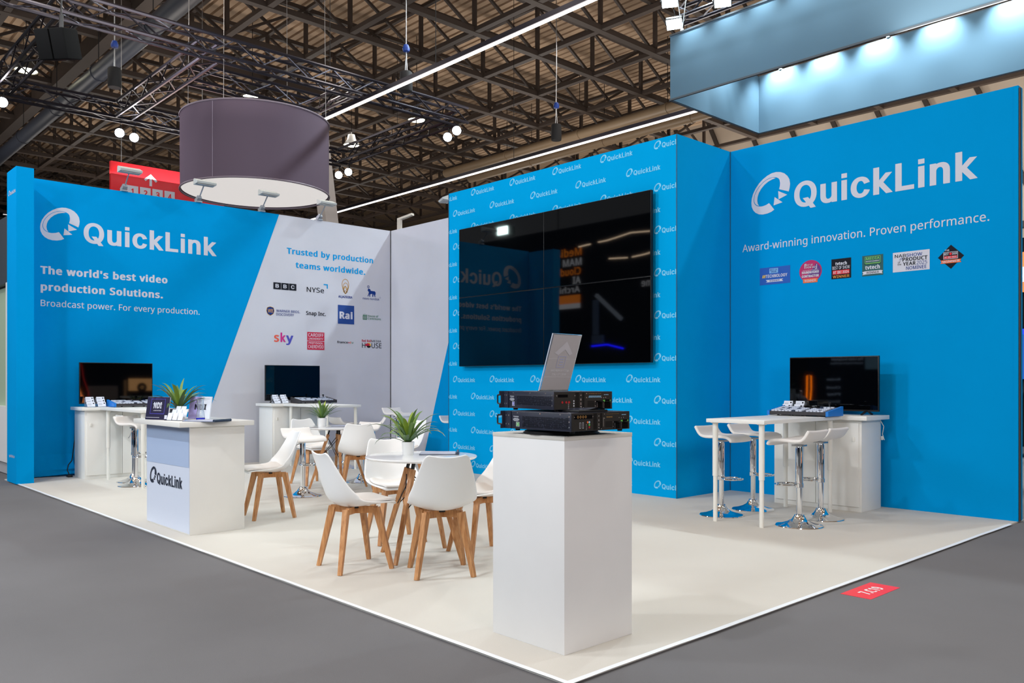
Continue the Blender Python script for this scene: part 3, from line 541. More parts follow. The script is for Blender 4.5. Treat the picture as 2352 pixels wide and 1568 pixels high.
S.fill([(8.262,2.925),(8.275,2.962),(8.315,2.955),(8.33,2.925),(8.415,2.922),(8.434,2.90),(8.43,2.87),(8.42,2.845),(8.43,2.82),(8.412,2.82),(8.40,2.85),(8.385,2.872),(8.378,2.82),(8.36,2.82),(8.362,2.872),(8.325,2.868),(8.312,2.845),(8.318,2.82),(8.298,2.82),(8.295,2.85),(8.302,2.875),(8.288,2.85),(8.275,2.822),(8.26,2.822),(8.278,2.862),(8.29,2.90)])
S.ring(8.278, 2.993, .024, .014, 20)
S.text('novo nordisk', 8.162, 2.763, 8.51, .038, 'N', 10); S.ring(8.526, 2.815, .013, .010, 14); S.end('partner_mark')
S.start(1).ink(NAVY).fill([(6.393,2.382),(6.345,2.41),(6.328,2.455),(6.34,2.505),(6.393,2.522),(6.446,2.505),(6.458,2.455),(6.441,2.41)])
S.ink(GOLD).line([(6.393,2.382),(6.345,2.41),(6.328,2.455),(6.34,2.505),(6.393,2.522),(6.446,2.505),(6.458,2.455),(6.441,2.41),(6.393,2.382)], .012)
S.d += .0012; S.text('WB', 6.348, 2.425, 6.438, .062, 'N', 20)
S.ink(NAVY).text('WARNER BROS.', 6.496, 2.443, 6.928, .042, 'N', 8); S.text('DISCOVERY', 6.496, 2.387, 6.816, .042, 'N', 8); S.end('partner_mark')
S.start(1).text('Snap Inc.', 7.041, 2.424, 7.418, .066, 'N', 30); S.end('partner_mark', INK)
S.start(1).ink(mat('royal_blue_print', rgb(22, 66, 142), .7)).rect(7.654, 2.306, 7.983, 2.633); S.d += .0012
S.ink(LETTER).text('Rai', 7.686, 2.395, 7.95, .125, 'N', 60); S.end('partner_mark')
GRN = mat('green_print', rgb(74, 128, 104), .7)
S.start(1).ink(GRN)
for k in range(5): S.rect(8.162+k*.019, 2.41, 8.173+k*.019, 2.47)
S.rect(8.162, 2.468, 8.249, 2.482); S.rect(8.166, 2.482, 8.178, 2.498); S.rect(8.2, 2.482, 8.212, 2.505); S.rect(8.234, 2.482, 8.246, 2.498); S.rect(8.162, 2.402, 8.249, 2.414)
S.text('House of', 8.267, 2.455, 8.49, .038, 'N', 18); S.text('Commons', 8.267, 2.409, 8.543, .038, 'N', 18); S.end('partner_mark')
for ch, u0, u1, c in (('s', 6.458, 6.548, (226, 92, 72)), ('k', 6.572, 6.668, (196, 44, 132)), ('y', 6.672, 6.806, (70, 74, 176))):
    S.start(1).text(ch, u0, 1.952, u1, .148, 'N', 38); S.end('partner_mark', mat('sky_%s_print' % ch, rgb(*c), .7))
RED = mat('crimson_print', rgb(190, 22, 62), .7)
S.start(1).ink(RED).rect(7.063, 1.992, 7.389, 2.139); S.rect(7.063, 1.84, 7.389, 1.983); S.d += .0012; S.ink(LETTER)
S.text('CARDIFF', 7.08, 2.062, 7.372, .056, 'N', 8); S.text('UNIVERSITY', 7.09, 2.010, 7.364, .032, 'N', 10)
S.text('PRIFYSGOL', 7.09, 1.938, 7.364, .030, 'N', 10); S.text('CAERDYDD', 7.08, 1.864, 7.372, .056, 'N', 8); S.end('partner_mark')
ORG = mat('orange_print', rgb(232, 110, 56), .7)
S.start(1).ink(INK).text('france', 7.64, 1.966, 7.856, .040, 'N', 28); S.ink(RED).disc(7.876, 1.982, .012, n=16); S.ink(ORG).text('t', 7.898, 1.966, 7.922, .040, 'N', 24); S.ink(GRN).text('v', 7.93, 1.966, 7.972, .040, 'N', 12); S.end('partner_mark')
S.start(1).ink(RED).text('Red Bull', 8.141, 2.006, 8.336, .042, 'N', 34); S.ink(INK).text('MEDIA', 8.345, 2.006, 8.55, .040, 'N', 2)
S.text('H', 8.145, 1.902, 8.214, .088, 'N', 4); S.text('USE', 8.345, 1.902, 8.56, .088, 'N', 6)
S.ink(mat('amber_print', rgb(240, 180, 50), .7)).disc(8.285, 1.948, .046); S.d += .0012; S.ink(INK).put([(8.24,1.94),(8.33,1.94),(8.315,1.91),(8.285,1.902),(8.255,1.91)]); S.ink(RED).fill([(8.2,1.955),(8.25,1.985),(8.31,1.972),(8.295,1.94),(8.25,1.93),(8.22,1.938)]); S.end('partner_mark')

pil = MB().box((-12.49, 2.60, 0), (-12.0, 2.80, 4.03)).build('wall_pillar', BLUE, smooth=0); struct(pil)
MB().box((-12.78, 2.745, 0), (-12.49, 2.80, 4.03)).build('return_panel', BLUE, pil, smooth=0)
S = Sheet((0, 2.60, 0), (1, 0, 0), (0, 0, 1), pil)
S.start().logo(-12.40, 3.705, .15); S.text('quicklink.tv', -12.37, .325, -12.08, .034, 'N', 20); S.end('lettering', LETTER, 'small white lettering')

wb = struct(MB().box((-12.66, 8.76, 0), (-9.3, 8.88, H)).build('wall_back', GREYF, smooth=0))
S = Sheet((0, 8.76, 0), (1, 0, 0), (0, 0, 1), wb)
S.start(); S.put([(-11.655, 0), (-9.58, 0), (-9.58, H), (-10.24, H)]); S.end('blue_print', BLUE, 'blue printed fabric')
b = MB(); b.bar((-12.655, 8.757, 0), (-12.655, 8.757, H), .012, .012); b.build('corner_profile', BLACKM, wb, smooth=0)

wm = struct(MB().box((-9.575, 7.65, 0), (-5.527, 8.88, H)).build('wall_center', BLUE2, smooth=0))
S = Sheet((0, 7.65, 0), (1, 0, 0), (0, 0, 1), wm, lim=(-9.573, -5.53)); S.start()
KL = .2016
for r in range(17):
    zc = 3.982-r*.2405
    for c in range(-1, 6):
        u = (-9.068 if r % 2 == 0 else -9.474)+(c-(1 if r % 2 == 0 else 0))*.8065
        if u > -5.5 or u+.5 < -9.6: continue
        if 1.58 < zc < 3.40 and -9.15 < u < -6.4: continue       # behind the screens
        S.logo(u, zc-.047, KL, 30)
S.end('logo_pattern', PALEBLUE, 'repeated pale blue emblem and name')
e = MB()
for x in (-9.572, -5.53): e.bar((x, 7.648, 0), (x, 7.648, H), .008, .008)
e.bar((-5.526, 8.715, 0), (-5.526, 8.715, H), .012, .012); e.build('edge_profile', mat('blue_grey_profile', rgb(40, 90, 124), .4), wm, smooth=0)

wr = struct(MB().box((-5.527, 8.72, 0), (-2.50, 8.84, H)).build('wall_right', BLUE, smooth=0))
f = MB(); f.box((-2.5, 8.715, 0), (-2.462, 8.84, H)); f.build('end_strip', BLUE, wr, smooth=0)
f = MB(); f.box((-2.461, 8.725, 0), (-2.451, 8.765, H-.02)); f.build('end_frame', mat('dark_frame', rgb(64, 56, 56), .5), wr, 'dark metal end frame', smooth=0)
f = MB(); f.box((-5.5, 8.84, H-.02), (-2.52, 8.92, H+.04)); f.build('top_rail', mat('aluminium_rail', rgb(128, 130, 132), .5, metal=.4), wr, 'pale aluminium rail along the top', smooth=0)
S = Sheet((0, 8.72, 0), (1, 0, 0), (0, 0, 1), wr)
S.start().logo(-5.242, 3.238, .988); S.end('logo', LETTER, 'white ring emblem and QuickLink lettering')
S.start().text('Award-winning innovation. Proven performance.', -5.361, 2.828, -2.707, .086, 'N', 6); S.end('tagline', LETTER)
# award badges
S.start().ink(mat('badge_blue_print', rgb(14, 84, 176), .6)).rect(-5.133, 2.417, -4.751, 2.615); S.d += .0012
S.ink(mat('pale_badge_print', rgb(120, 176, 226), .6)).rect(-5.01, 2.545, -4.90, 2.60); S.ink(LETTER).fill([(-5.055,2.444),(-5.035,2.452),(-5.055,2.472),(-4.835,2.472),(-4.855,2.46),(-4.835,2.444)])
S.d += .0012; S.ink(NAVY).text('BEST OF', -5.0, 2.574, -4.91, .018, 'N', 10); S.text('SHOW', -4.99, 2.552, -4.92, .018, 'N', 20); S.text('WINNER', -5.01, 2.450, -4.88, .017, 'I', 10)
S.ink(mat('yellow_print', rgb(248, 200, 30), .6)).text('AV', -5.10, 2.495, -5.055, .036, 'I', 50); S.ink(LETTER).text('TECHNOLOGY', -5.055, 2.495, -4.785, .036, 'I', 30); S.end('award_badge')
MAG = mat('magenta_print', rgb(178, 22, 96), .6)
S.start().ink(MAG).disc(-4.508, 2.522, .132, .124, 44); S.d += .0012; S.ink(mat('violet_print', rgb(92, 40, 120), .6)).put([(-4.56,2.47),(-4.40,2.47),(-4.385,2.52),(-4.40,2.57),(-4.44,2.61),(-4.48,2.55)])
S.ink(ORG).rect(-4.595, 2.396, -4.425, 2.442); S.d += .0012; S.ink(LETTER).text('WINNER', -4.578, 2.406, -4.444, .026, 'I', 10)
S.text('SOUND&VIDEO', -4.61, 2.498, -4.41, .028, 'I', 60); S.text('CONTRACTOR', -4.61, 2.456, -4.41, .028, 'I', 60)
S.text('BEST OF', -4.57, 2.582, -4.48, .02, 'N', 10); S.text('SHOW 2025', -4.565, 2.556, -4.44, .02, 'N', 14)
S.line([(-4.575,2.556),(-4.575,2.606),(-4.555,2.606)], .006); S.line([(-4.435,2.596),(-4.435,2.545),(-4.455,2.545)], .006); S.line([(-4.60,2.536),(-4.415,2.536)], .003); S.end('award_badge')
S.start().ink(INK).rect(-4.267, 2.410, -4.048, 2.626); S.d += .0012; S.ink(mat('signal_red_print', rgb(222, 30, 40), .6)).rect(-4.252, 2.458, -4.066, 2.502); S.d += .0012
S.ink(LETTER).text('tvtech', -4.222, 2.556, -4.094, .036, 'N', 50); S.text('BEST OF SHOW', -4.254, 2.512, -4.062, .034, 'I', 10); S.text('AT IBC 2024', -4.246, 2.466, -4.072, .028, 'I', 26)
S.ink(mat('badge_orange_print', rgb(222, 146, 60), .6)).text('WINNER', -4.250, 2.420, -4.066, .028, 'I', 12); S.end('award_badge')
S.start().ink(mat('teal_badge_print', rgb(22, 84, 86), .6)).rect(-3.928, 2.410, -3.708, 2.625); S.d += .0012
S.ink(mat('lime_print', rgb(122, 190, 96), .6)).frame(-3.90, 2.532, -3.735, 2.612, .004); S.text('MEDIA', -3.888, 2.578, -3.745, .026, 'I', 16); S.rect(-3.9, 2.532, -3.735, 2.545)
S.ink(LETTER).text('ENTERTAINMENT', -3.888, 2.556, -3.745, .012, 'I', 20); S.text('tvtech', -3.896, 2.478, -3.742, .042, 'N', 50)
S.fill([(-3.926,2.424),(-3.916,2.438),(-3.926,2.456),(-3.895,2.462),(-3.74,2.462),(-3.712,2.456),(-3.722,2.438),(-3.712,2.424),(-3.74,2.428),(-3.895,2.428)]); S.d += .0012; S.ink(INK).text('WINNER', -3.884, 2.434, -3.752, .022, 'I', 6); S.end('award_badge')
S.start().ink(LETTER).rect(-3.609, 2.421, -3.248, 2.622); S.d += .0012
S.ink(INK).text('NAB', -3.590, 2.568, -3.478, .032, 'I', 10); S.ink(NAVY).text('SHOW', -3.474, 2.568, -3.318, .032, 'I', 10)
S.ink(INK).text('PRODUCT', -3.512, 2.524, -3.268, .038, 'N', 36); S.text('YEAR', -3.508, 2.480, -3.382, .036, 'N', 36); S.text('of', -3.558, 2.510, -3.532, .02, 'N', 10); S.text('the', -3.562, 2.488, -3.524, .02, 'N', 10)
S.ink(NAVY).text('2025', -3.374, 2.480, -3.272, .036, 'N', 0); S.text('NOMINEE', -3.476, 2.436, -3.278, .034, 'N', 16); S.line([(-3.545,2.54),(-3.52,2.565)], .004); S.line([(-3.532,2.538),(-3.51,2.562)], .004); S.end('award_badge')
S.start().ink(INK).put([(-3.049,2.641),(-3.170,2.524),(-3.049,2.405),(-2.929,2.524)]); S.d += .0012
S.ink(ORG).put([(-3.146,2.462),(-3.135,2.478),(-3.146,2.494),(-2.954,2.494),(-2.964,2.478),(-2.954,2.462)]); S.ink(LETTER).frame(-3.118, 2.502, -2.985, 2.572, .004); S.ink(MATS['signal_red_print']).rect(-3.112, 2.508, -2.991, 2.532); S.disc(-3.052, 2.552, .012)
S.d += .0012; S.ink(LETTER).text('WINNER', -3.128, 2.469, -2.97, .020, 'I', 16); S.text('BEST', -3.110, 2.541, -3.068, .022, 'I', 20); S.text('SHOW', -3.037, 2.541, -2.992, .022, 'I', 20); S.text('AT IBC 2025', -3.106, 2.513, -2.998, .015, 'I', 20); S.text('TVB', -3.104, 2.581, -3.064, .016, 'I', 30); S.end('award_badge')
# ================================================================== chairs
def interp(tab, s):
    for (a, *va), (b, *vb) in zip(tab, tab[1:]):
        if s <= b: t = (s-a)/(b-a); return [x+(y-x)*t for x, y in zip(va, vb)]
    return list(tab[-1][1:])
PROFILE = [  # s, y, z, half width, side curl
    (0.00, .232, .438, .150, .000), (.05, .222, .452, .190, .004), (.14, .165, .450, .212, .014), (.28, .060, .434, .228, .036), (.40, -.045, .426, .236, .062),
    (.50, -.125, .436, .238, .096), (.58, -.180, .478, .236, .105), (.66, -.212, .545, .226, .088), (.76, -.236, .635, .204, .058),
    (.86, -.256, .725, .176, .032), (.94, -.270, .786, .155, .016), (.98, -.276, .806, .140, .008), (1.0, -.279, .813, .120, .004)]
def shell_pt(s, t, lift=0):
    y, z, hw, cu = interp(PROFILE, s); y2, z2, *_ = interp(PROFILE, min(s+.01, 1)); y1, z1, *_ = interp(PROFILE, max(s-.01, 0))
    ty, tz = y2-y1, z2-z1; L = math.hypot(ty, tz); ny, nz = -tz/L, ty/L          # normal on the sitting side
    if nz < 0 and s < .5: ny, nz = -ny, -nz
    ny, nz = (tz/L, -ty/L) if (tz/L) > 0 or s < .5 and -ty/L > 0 else (ny, nz)
    k = cu*abs(t)**2.2+lift
    dip = .016*(abs(t)**2)*max(0, (s-.8)/.2)-.010*max(0, (s-.8)/.2)
    return (hw*t, y+ny*k, z+nz*k+dip)
def make_chair(name, label, loc, rz, group):
    t = thing(name, label, 'chair', loc, rz, group)
    SS = [0, .02, .05, .1, .16, .24, .32, .4, .46, .52, .58, .63, .69, .76, .83, .89, .94, .98, 1.0]; TT = [-1, -.93, -.75, -.5, -.25, 0, .25, .5, .75, .93, 1]
    m = MB(); m.grid([[shell_pt(s, q) for q in TT] for s in SS])
    o = m.build('seat_shell', PLASTIC, t); bake(o, [('SOLIDIFY', dict(thickness=.012, offset=-1)), ('SUBSURF', dict(levels=1, render_levels=1))])
    m = MB(); S2 = [.035, .06, .12, .2, .28, .36, .44, .5, .545]; T2 = [-.86, -.8, -.6, -.3, 0, .3, .6, .8, .86]
    m.grid([[shell_pt(s, q*(1-.25*max(0, (s-.4)/.15)**2), .016) for q in T2] for s in S2])
    o = m.build('seat_cushion', PAD, t); bake(o, [('SOLIDIFY', dict(thickness=.02, offset=-1)), ('SUBSURF', dict(levels=1, render_levels=1))])
    for sx in (-1, 1):
        for sy in (-1, 1):
            m = MB(); m.bar((sx*.118, sy*.112-.005, .424), (sx*.190, sy*.192, 0), .046, .038, .027, .027, up=(sx, -sy, 0)); m.build('leg', WOOD, t)
    m = MB()
    for s in (-1, 1):
        m.bar((-.125, -s*.122, .412), (0, -.005, .404), .024, .046, .024, .050); m.bar((0, -.005, .404), (.125, s*.112, .412), .024, .050, .024, .046)
    m.build('cross_brace', WOOD, t)
    m = MB(); m.box((-.035, -.04, .416), (.035, .03, .428)); m.build('mounting_plate', BLACKM, t)
    return t
CG = 'white shell chairs with wooden legs'
def facing(dx, dy): return math.atan2(-dx, dy)
# around the near round table
ch = make_chair('dining_chair', 'white shell chair seen from the side, left of the near round table, nearest the aisle', (-5.03, 3.18, 0), facing(.15, .99), CG)
dup(ch, (-4.49, 3.52, 0), facing(-.87, .49), 'white shell chair showing its back, in front of the near round table', CG)
dup(ch, (-4.79, 4.15, 0), facing(-.21, -.98), 'white shell chair half hidden behind the tall white plinth', CG)
dup(ch, (-5.66, 3.96, 0), facing(.958, -.287), 'white shell chair behind the potted plant of the near round table', CG)
dup(ch, (-7.47, 3.76, 0), facing(-.2, -.98), 'white shell chair standing alone beside the white counter', CG)
dup(ch, (-9.52, 5.38, 0), facing(1, .02), 'white shell chair behind the left edge of the far round table', CG)
dup(ch, (-8.43, 5.37, 0), facing(-.857, .516), 'white shell chair showing its back, at the far round table', CG)
dup(ch, (-8.55, 6.10, 0), facing(.05, -1), 'white shell chair turned sideways behind the far round table, near the grey wall', CG)

# ================================================================== round tables
def make_round_table(label, loc, rz, group):
    t = thing('round_table', label, 'table', loc, rz, group)
    m = MB(); m.lathe([(0, .724), (.36, .724), (.402, .730), (.412, .738), (.414, .744), (.410, .749), (.402, .750), (0, .750)], 64); m.build('tabletop', GLOSSW, t)
    m = MB(); m.lathe([(0, .712), (.13, .712), (.13, .724), (0, .724)], 24); m.build('mounting_plate', BLACKM, t)
    for sx in (-1, 1):
        for sy in (-1, 1):
            a, b = Vector((sx*.085, sy*.085, .655)), Vector((sx*.245, sy*.245, 0))
            m = MB(); m.bar(a, b, .036, .036, .024, .024, up=(sx, -sy, 0)); l = m.build('leg', WOOD, t)
            m = MB(); m.bar(a+Vector((-sx*.012, -sy*.012, .062)), a-(a-b).normalized()*.045, .017, .022, up=(sx, -sy, 0)); m.build('leg_bracket', BLACKM, l, 'black metal bracket')
    m = MB()
    P = [Vector((sx*.092, sy*.092, .625)) for sx, sy in ((1, 1), (-1, 1), (-1, -1), (1, -1))]; Q = [Vector((sx*.158, sy*.158, .36)) for sx, sy in ((1, 1), (-1, 1), (-1, -1), (1, -1))]
    for i in range(4):
        m.tube([P[i], Q[(i+1) % 4]], .004, 6); m.tube([P[i], Q[i-1]], .004, 6)
    m.build('wire_brace', BLACKM, t, 'thin black crossed wires'); return t
rt = make_round_table('round white table with wooden legs nearest the aisle, carrying the widest plant', (-5.0, 3.735, 0), math.atan2(-.4, .916), 'round white tables')
dup(rt, (-8.92, 5.40, 0), R(20), 'round white table with wooden legs further back, by the grey printed wall', 'round white tables')

# ================================================================== bar stools
def make_stool(label, loc, rz, seat_z, group):
    t = thing('bar_stool', label, 'stool', loc, rz, group); dz = seat_z-.72
    m = MB(); m.lathe([(0, 0), (.208, 0), (.210, .004), (.205, .010), (.15, .022), (.10, .040), (.065, .062), (.046, .090), (.040, .105), (0, .105)], 48); m.build('base', CHROME, t)
    m = MB(); m.lathe([(.025, .09), (.025, .34), (.027, .36)], 24); m.lathe([(.032, .345), (.0325, .35), (.0325, .66+dz), (.027, .685+dz), (0, .685+dz)], 24); m.build('column', CHROME, t)
    m = MB(); pts = []
    for k in range(25):
        a = -pi*.5+pi*k/24; pts.append((.105*sin(a)*1.0, .115+.105*cos(a), .365))
    m.tube([(-.02, .03, .365), (-.07, .05, .365)]+[(x, y, z) for x, y, z in pts]+[(.07, .05, .365), (.02, .03, .365)], .009, 8); m.lathe([(.034, .345), (.037, .348), (.037, .382), (.034, .385)], 20); m.build('footrest', CHROME, t)
    m = MB(); m.box((-.05, -.05, .682+dz), (.05, .05, .697+dz), .003); m.tube([(.03, .02, .672+dz), (.10, .05, .655+dz), (.155, .07, .59+dz), (.175, .075, .575+dz)], .005, 6); m.build('height_lever', STEEL, t)
    prof = [(.205, -.028), (.195, -.006), (.165, .010), (.10, .014), (0, .008), (-.07, .006), (-.12, .016), (-.155, .045), (-.18, .088), (-.195, .112)]
    th = .030
    rows = []
    for (y, z) in prof: rows.append([(x, y, seat_z-.012+z+(.006*(abs(x)/.185)**3)) for x in (-.185, -.15, -.08, 0, .08, .15, .185)])
    m = MB(); m.grid(rows); o = m.build('seat', PAD, t); bake(o, [('SOLIDIFY', dict(thickness=th, offset=-1)), ('BEVEL', dict(width=.010, segments=2, limit_method='ANGLE')), ('SUBSURF', dict(levels=1, render_levels=1))])
    return t
SG = 'white bar stools on chrome posts'
IN_X, OUT_X = facing(1, 0), facing(-1, 0)          # forward = away from the raised lip
st = make_stool('white bar stool left of the right-hand bar table, nearest its front legs', (-4.55, 7.02, 0), IN_X, .755, SG)
dup(st, (-4.534, 7.57, 0), IN_X, 'white bar stool left of the right-hand bar table, further back by the wall corner', SG)
dup(st, (-3.737, 7.02, 0), OUT_X, 'white bar stool right of the right-hand bar table, nearest the viewer', SG)
dup(st, (-3.79, 7.53, 0), OUT_X, 'white bar stool right of the right-hand bar table, in front of the cabinet doors', SG)
s2 = make_stool('white bar stool set low between the lone chair and the far round table', (-8.56, 4.72, 0), IN_X, .655, SG)
dup(st, (-11.28, 3.79, 0), facing(.1, 1), 'white bar stool with its lip turned to us under the left bar table', SG)
dup(st, (-10.83, 3.66, 0), facing(.92, .38), 'white bar stool seen side-on behind the front leg of the left bar table', SG)
dup(s2, (-9.25, 5.95, 0), facing(.3, -1), 'white bar stool hidden behind the back-turned chair of the far table, chrome base showing', SG)
dup(s2, (-10.93, 6.72, 0), facing(0, 1), 'white bar stool tucked under the middle bar table, near its cabinet', SG)
dup(s2, (-10.46, 6.92, 0), facing(-.5, -.8), 'white bar stool tucked under the end of the middle bar table', SG)
dup(st, (-11.30, 7.95, 0), IN_X, 'white bar stool in front of the grey corner, seat seen through plant leaves', SG)
dup(s2, (-10.12, 8.22, 0), IN_X, 'white bar stool peeping out from behind the blue screen wall', SG)

# ================================================================== work places: cabinet, bar table, television, keyboard console, card racks
def make_cabinet(label, loc, rz, group):     # local: front faces -y, width along x from 0, back at y = .455
    t = thing('cabinet', label, 'cabinet', loc, rz, group); W, D, HH = .95, .455, .915
    m = MB(); m.box((0, .012, .0), (W, D, HH), .002); m.build('body', WHITE, t)
    m = MB(); m.box((-.045, -.045, HH), (W+.075, D+.03, .957), .002); m.build('worktop', WHITE, t)
    for x0, x1, hx in ((.024, W/2-.002, .075), (W/2+.002, W-.024, W-.075)):
        m = MB(); m.box((x0, -.004, .05), (x1, .014, HH-.03), .002); d = m.build('door', WHITE, t)
        m = MB(); m.box((hx-.014, -.012, .70), (hx+.014, -.002, .745), .003); m.build('handle', PAINTW, d)
    m = MB(); m.tube([(W+.005, D-.02, .90), (W+.03, D, .84), (W+.012, D+.01, .76), (W+.03, D+.012, .70)], .004, 6); m.box((W+.005, D-.01, .70), (W+.02, D+.02, .74), .003); m.build('power_cable', PAINTW, t); return t
def make_bar_table(label, loc, rz, L, group):  # local: long side along y from 0 to L, width .6 along x
    t = thing('bar_table', label, 'table', loc, rz, group)
    m = MB(); m.box((0, 0, .921), (.6, L, .955), .002); m.build('tabletop', WHITE, t)
    for x in (.06, .54):
        for y in (.06, L-.14):
            m = MB(); m.lathe([(0, 0), (.0205, 0), (.0205, .42), (.0255, .422), (.0255, .915), (.042, .915), (.042, .921), (0, .921)], 20, (x, y, 0)); m.build('leg', PAINTW, t)
    return t
def make_tv(label, loc, rz, group):          # local: screen faces -y, centred on x, z from the standing surface
    t = thing('television', label, 'television', loc, rz, group)
    m = MB(); m.box((-.484, 0, .035), (.484, .028, .60), .004); m.box((-.40, .026, .08), (.40, .062, .42), .01); m.build('housing', BLACKP, t)
    m = MB(); m.box((-.474, -.0015, .052), (.474, .004, .591)); m.build('screen', SCREEN, t)
    for x in (-.36, .36):
        m = MB(); m.bar((x, .014, .045), (x-.012, -.09, .004), .022, .012); m.bar((x, .014, .045), (x+.012, .10, .004), .022, .012); m.build('foot', BLACKP, t)
    return t
CONS = mat('console_grey', rgb(52, 50, 54), .5); CBLUE = mat('console_blue', rgb(18, 118, 206), .45); KEYS = mat('key_cap_white', rgb(206, 214, 230), .4)
KEYB = mat('key_cap_dark', rgb(30, 44, 70), .4)
def make_console(label, loc, rz, group, blue=True):       # local: user side -y, .82 wide
    t = thing('control_console', label, 'console', loc, rz, group); W = .30
    m = MB(); V = [(-W, -.15, .012), (W, -.15, .012), (W, .15, .012), (-W, .15, .012), (-W, -.15, .045), (W, -.15, .045), (W, .15, .088), (-W, .15, .088)]
    v = [m.bm.verts.new(p) for p in V]
    for q in ((3,2,1,0), (4,5,6,7), (0,1,5,4), (1,2,6,5), (2,3,7,6), (3,0,4,7)): m.face([v[i] for i in q])
    for x in (-.22, -.07, .07, .22): m.lathe([(0, 0), (.012, 0), (.012, .012)], 10, (x, -.12, 0))
    m.build('chassis', CONS, t, smooth=20)
    for sx in (-1, 1):
        m = MB(); x0, x1 = sorted((sx*W, sx*(W+.028))); V = [(x0, -.155, .004), (x1, -.155, .004), (x1, .16, .004), (x0, .16, .004), (x0, -.155, .050), (x1, -.155, .050), (x1, .16, .098), (x0, .16, .098)]
        v = [m.bm.verts.new(p) for p in V]
        for q in ((3,2,1,0), (4,5,6,7), (0,1,5,4), (1,2,6,5), (2,3,7,6), (3,0,4,7)): m.face([v[i] for i in q])
        m.build('end_cheek', CBLUE if blue else CONS, t, 'bright blue end cheek' if blue else None, smooth=20)
    m = MB(); m.m(KEYS); m.m(KEYB); rr = random.Random(5)
    for j in range(7):
        y = -.125+j*.036; z = .045+(y+.15)/.3*.043
        for i in range(15):
            if j == 5 and i > 6 or j == 6 and 4 < i < 11: continue
            if i == 9: continue
            x = -.272+i*.0375; m.m(KEYB if rr.random() < .07 else KEYS)
            m.box((x-.015, y-.014, z-.004), (x+.015, y+.014, z+.012))
    m.build('keys', None, t, 'rows of pale key caps', smooth=0)
    m = MB(); m.bar((.22, .09, .08), (.22, .095, .125), .012); m.lathe([(0, 0), (.016, 0), (.016, .014), (0, .016)], 12, (.22, .096, .120)); m.build('joystick', BLACKP, t)
    m = MB(); m.box((-.06, .10, .082), (.14, .17, .10), .003); m.build('display_strip', SCREEN, t); return t
CLEAR = mat('clear_acrylic', (.9, .95, 1, 1), .05, trans=.9, ior=1.3); CARD = mat('white_card', rgb(226, 232, 244), .6)
def make_card_rack(label, loc, rz, group):
    t = thing('card_rack', label, 'card rack', loc, rz, group)
    m = MB(); m.box((-.06, -.05, 0), (.06, .06, .003))
    m.bar((0, .055, .003), (0, .072, .125), .118, .003, up=(0, 1, 0)); m.build('rack', CLEAR, t)
    for k in range(3):
        y = -.035+k*.034; z0 = .006+k*.034
        m = MB(); m.bar((0, y, z0), (0, y+.020, z0+.062), .098, .007, up=(0, 1, 0)); c = m.build('card_stack', CARD, t)
        Sx = Sheet((0, y-.0036, z0), (1, 0, 0), Vector((0, .020, .062)).normalized(), c, off=.0008); Sx.start().ink(INK).rect(.022, .040, .040, .054); Sx.ink(mat('grey_print', rgb(128, 136, 150), .7))
        for q in range(3): Sx.rect(-.042, .022+q*.010, .004, .025+q*.010)
        Sx.end('print')
    return t
# right-hand place, its back to the blue wall on the right
cab = make_cabinet('white two-door cabinet against the right-hand blue wall', (-4.64, 8.165, 0), 0, 'white cabinets under the televisions')
bt = make_bar_table('long white bar table in front of the right-hand blue wall', (-4.46, 6.63, 0), 0, 1.49, 'white bar tables')
tv = make_tv('black television on the cabinet at the right-hand wall, under the award badges', (-4.10, 8.40, .961), 0, 'televisions on the cabinets')
con = make_console('grey and blue keyboard console on the right-hand bar table', (-4.15, 7.90, .955), R(0), 'keyboard consoles')
rk = make_card_rack('white card rack at the left end behind the right-hand console', (-4.52, 8.21, .957), 0, 'card racks')
dup(rk, (-4.385, 8.21, .957), 0, 'white card rack second from the left end behind the right-hand console', 'card racks')
# left-hand place, its back to the left wall (front faces +x)
dup(cab, (-11.94, 3.386, 0), R(90), 'white cabinet against the blue end of the left wall', 'white cabinets under the televisions')
dup(bt, (-10.40, 3.56, 0), R(90), 'long white bar table behind the white counter, by the left wall', 'white bar tables')
dup(tv, (-12.27, 3.895, .961), R(90), 'black television on the cabinet by the left blue wall', 'televisions on the cabinets')
dup(con, (-11.90, 4.02, .957), R(90), 'grey and blue keyboard console in front of the left television', 'keyboard consoles')
dup(rk, (-11.99, 3.47, .957), R(90), 'left card rack of the pair in front of the left television', 'card racks')
dup(rk, (-11.99, 3.605, .957), R(90), 'right card rack of the pair in front of the left television', 'card racks')
# middle place on the grey part of the left wall
dup(cab, (-11.94, 6.07, 0), R(90), 'white cabinet against the grey part of the left wall', 'white cabinets under the televisions')
bt2 = make_bar_table('long white bar table by the grey printed wall, behind the far round table', (-10.62, 6.22, 0), R(90), 1.27, 'white bar tables')
dup(tv, (-12.27, 6.595, .961), R(90), 'black television in front of the grey printed wall', 'televisions on the cabinets')
con2 = make_console('dark keyboard console in front of the middle television', (-11.90, 6.76, .957), R(90), 'keyboard consoles', False)
dup(rk, (-11.99, 6.16, .957), R(90), 'left card rack of the pair in front of the middle television', 'card racks')
dup(rk, (-11.99, 6.295, .957), R(90), 'right card rack of the pair in front of the middle television', 'card racks')
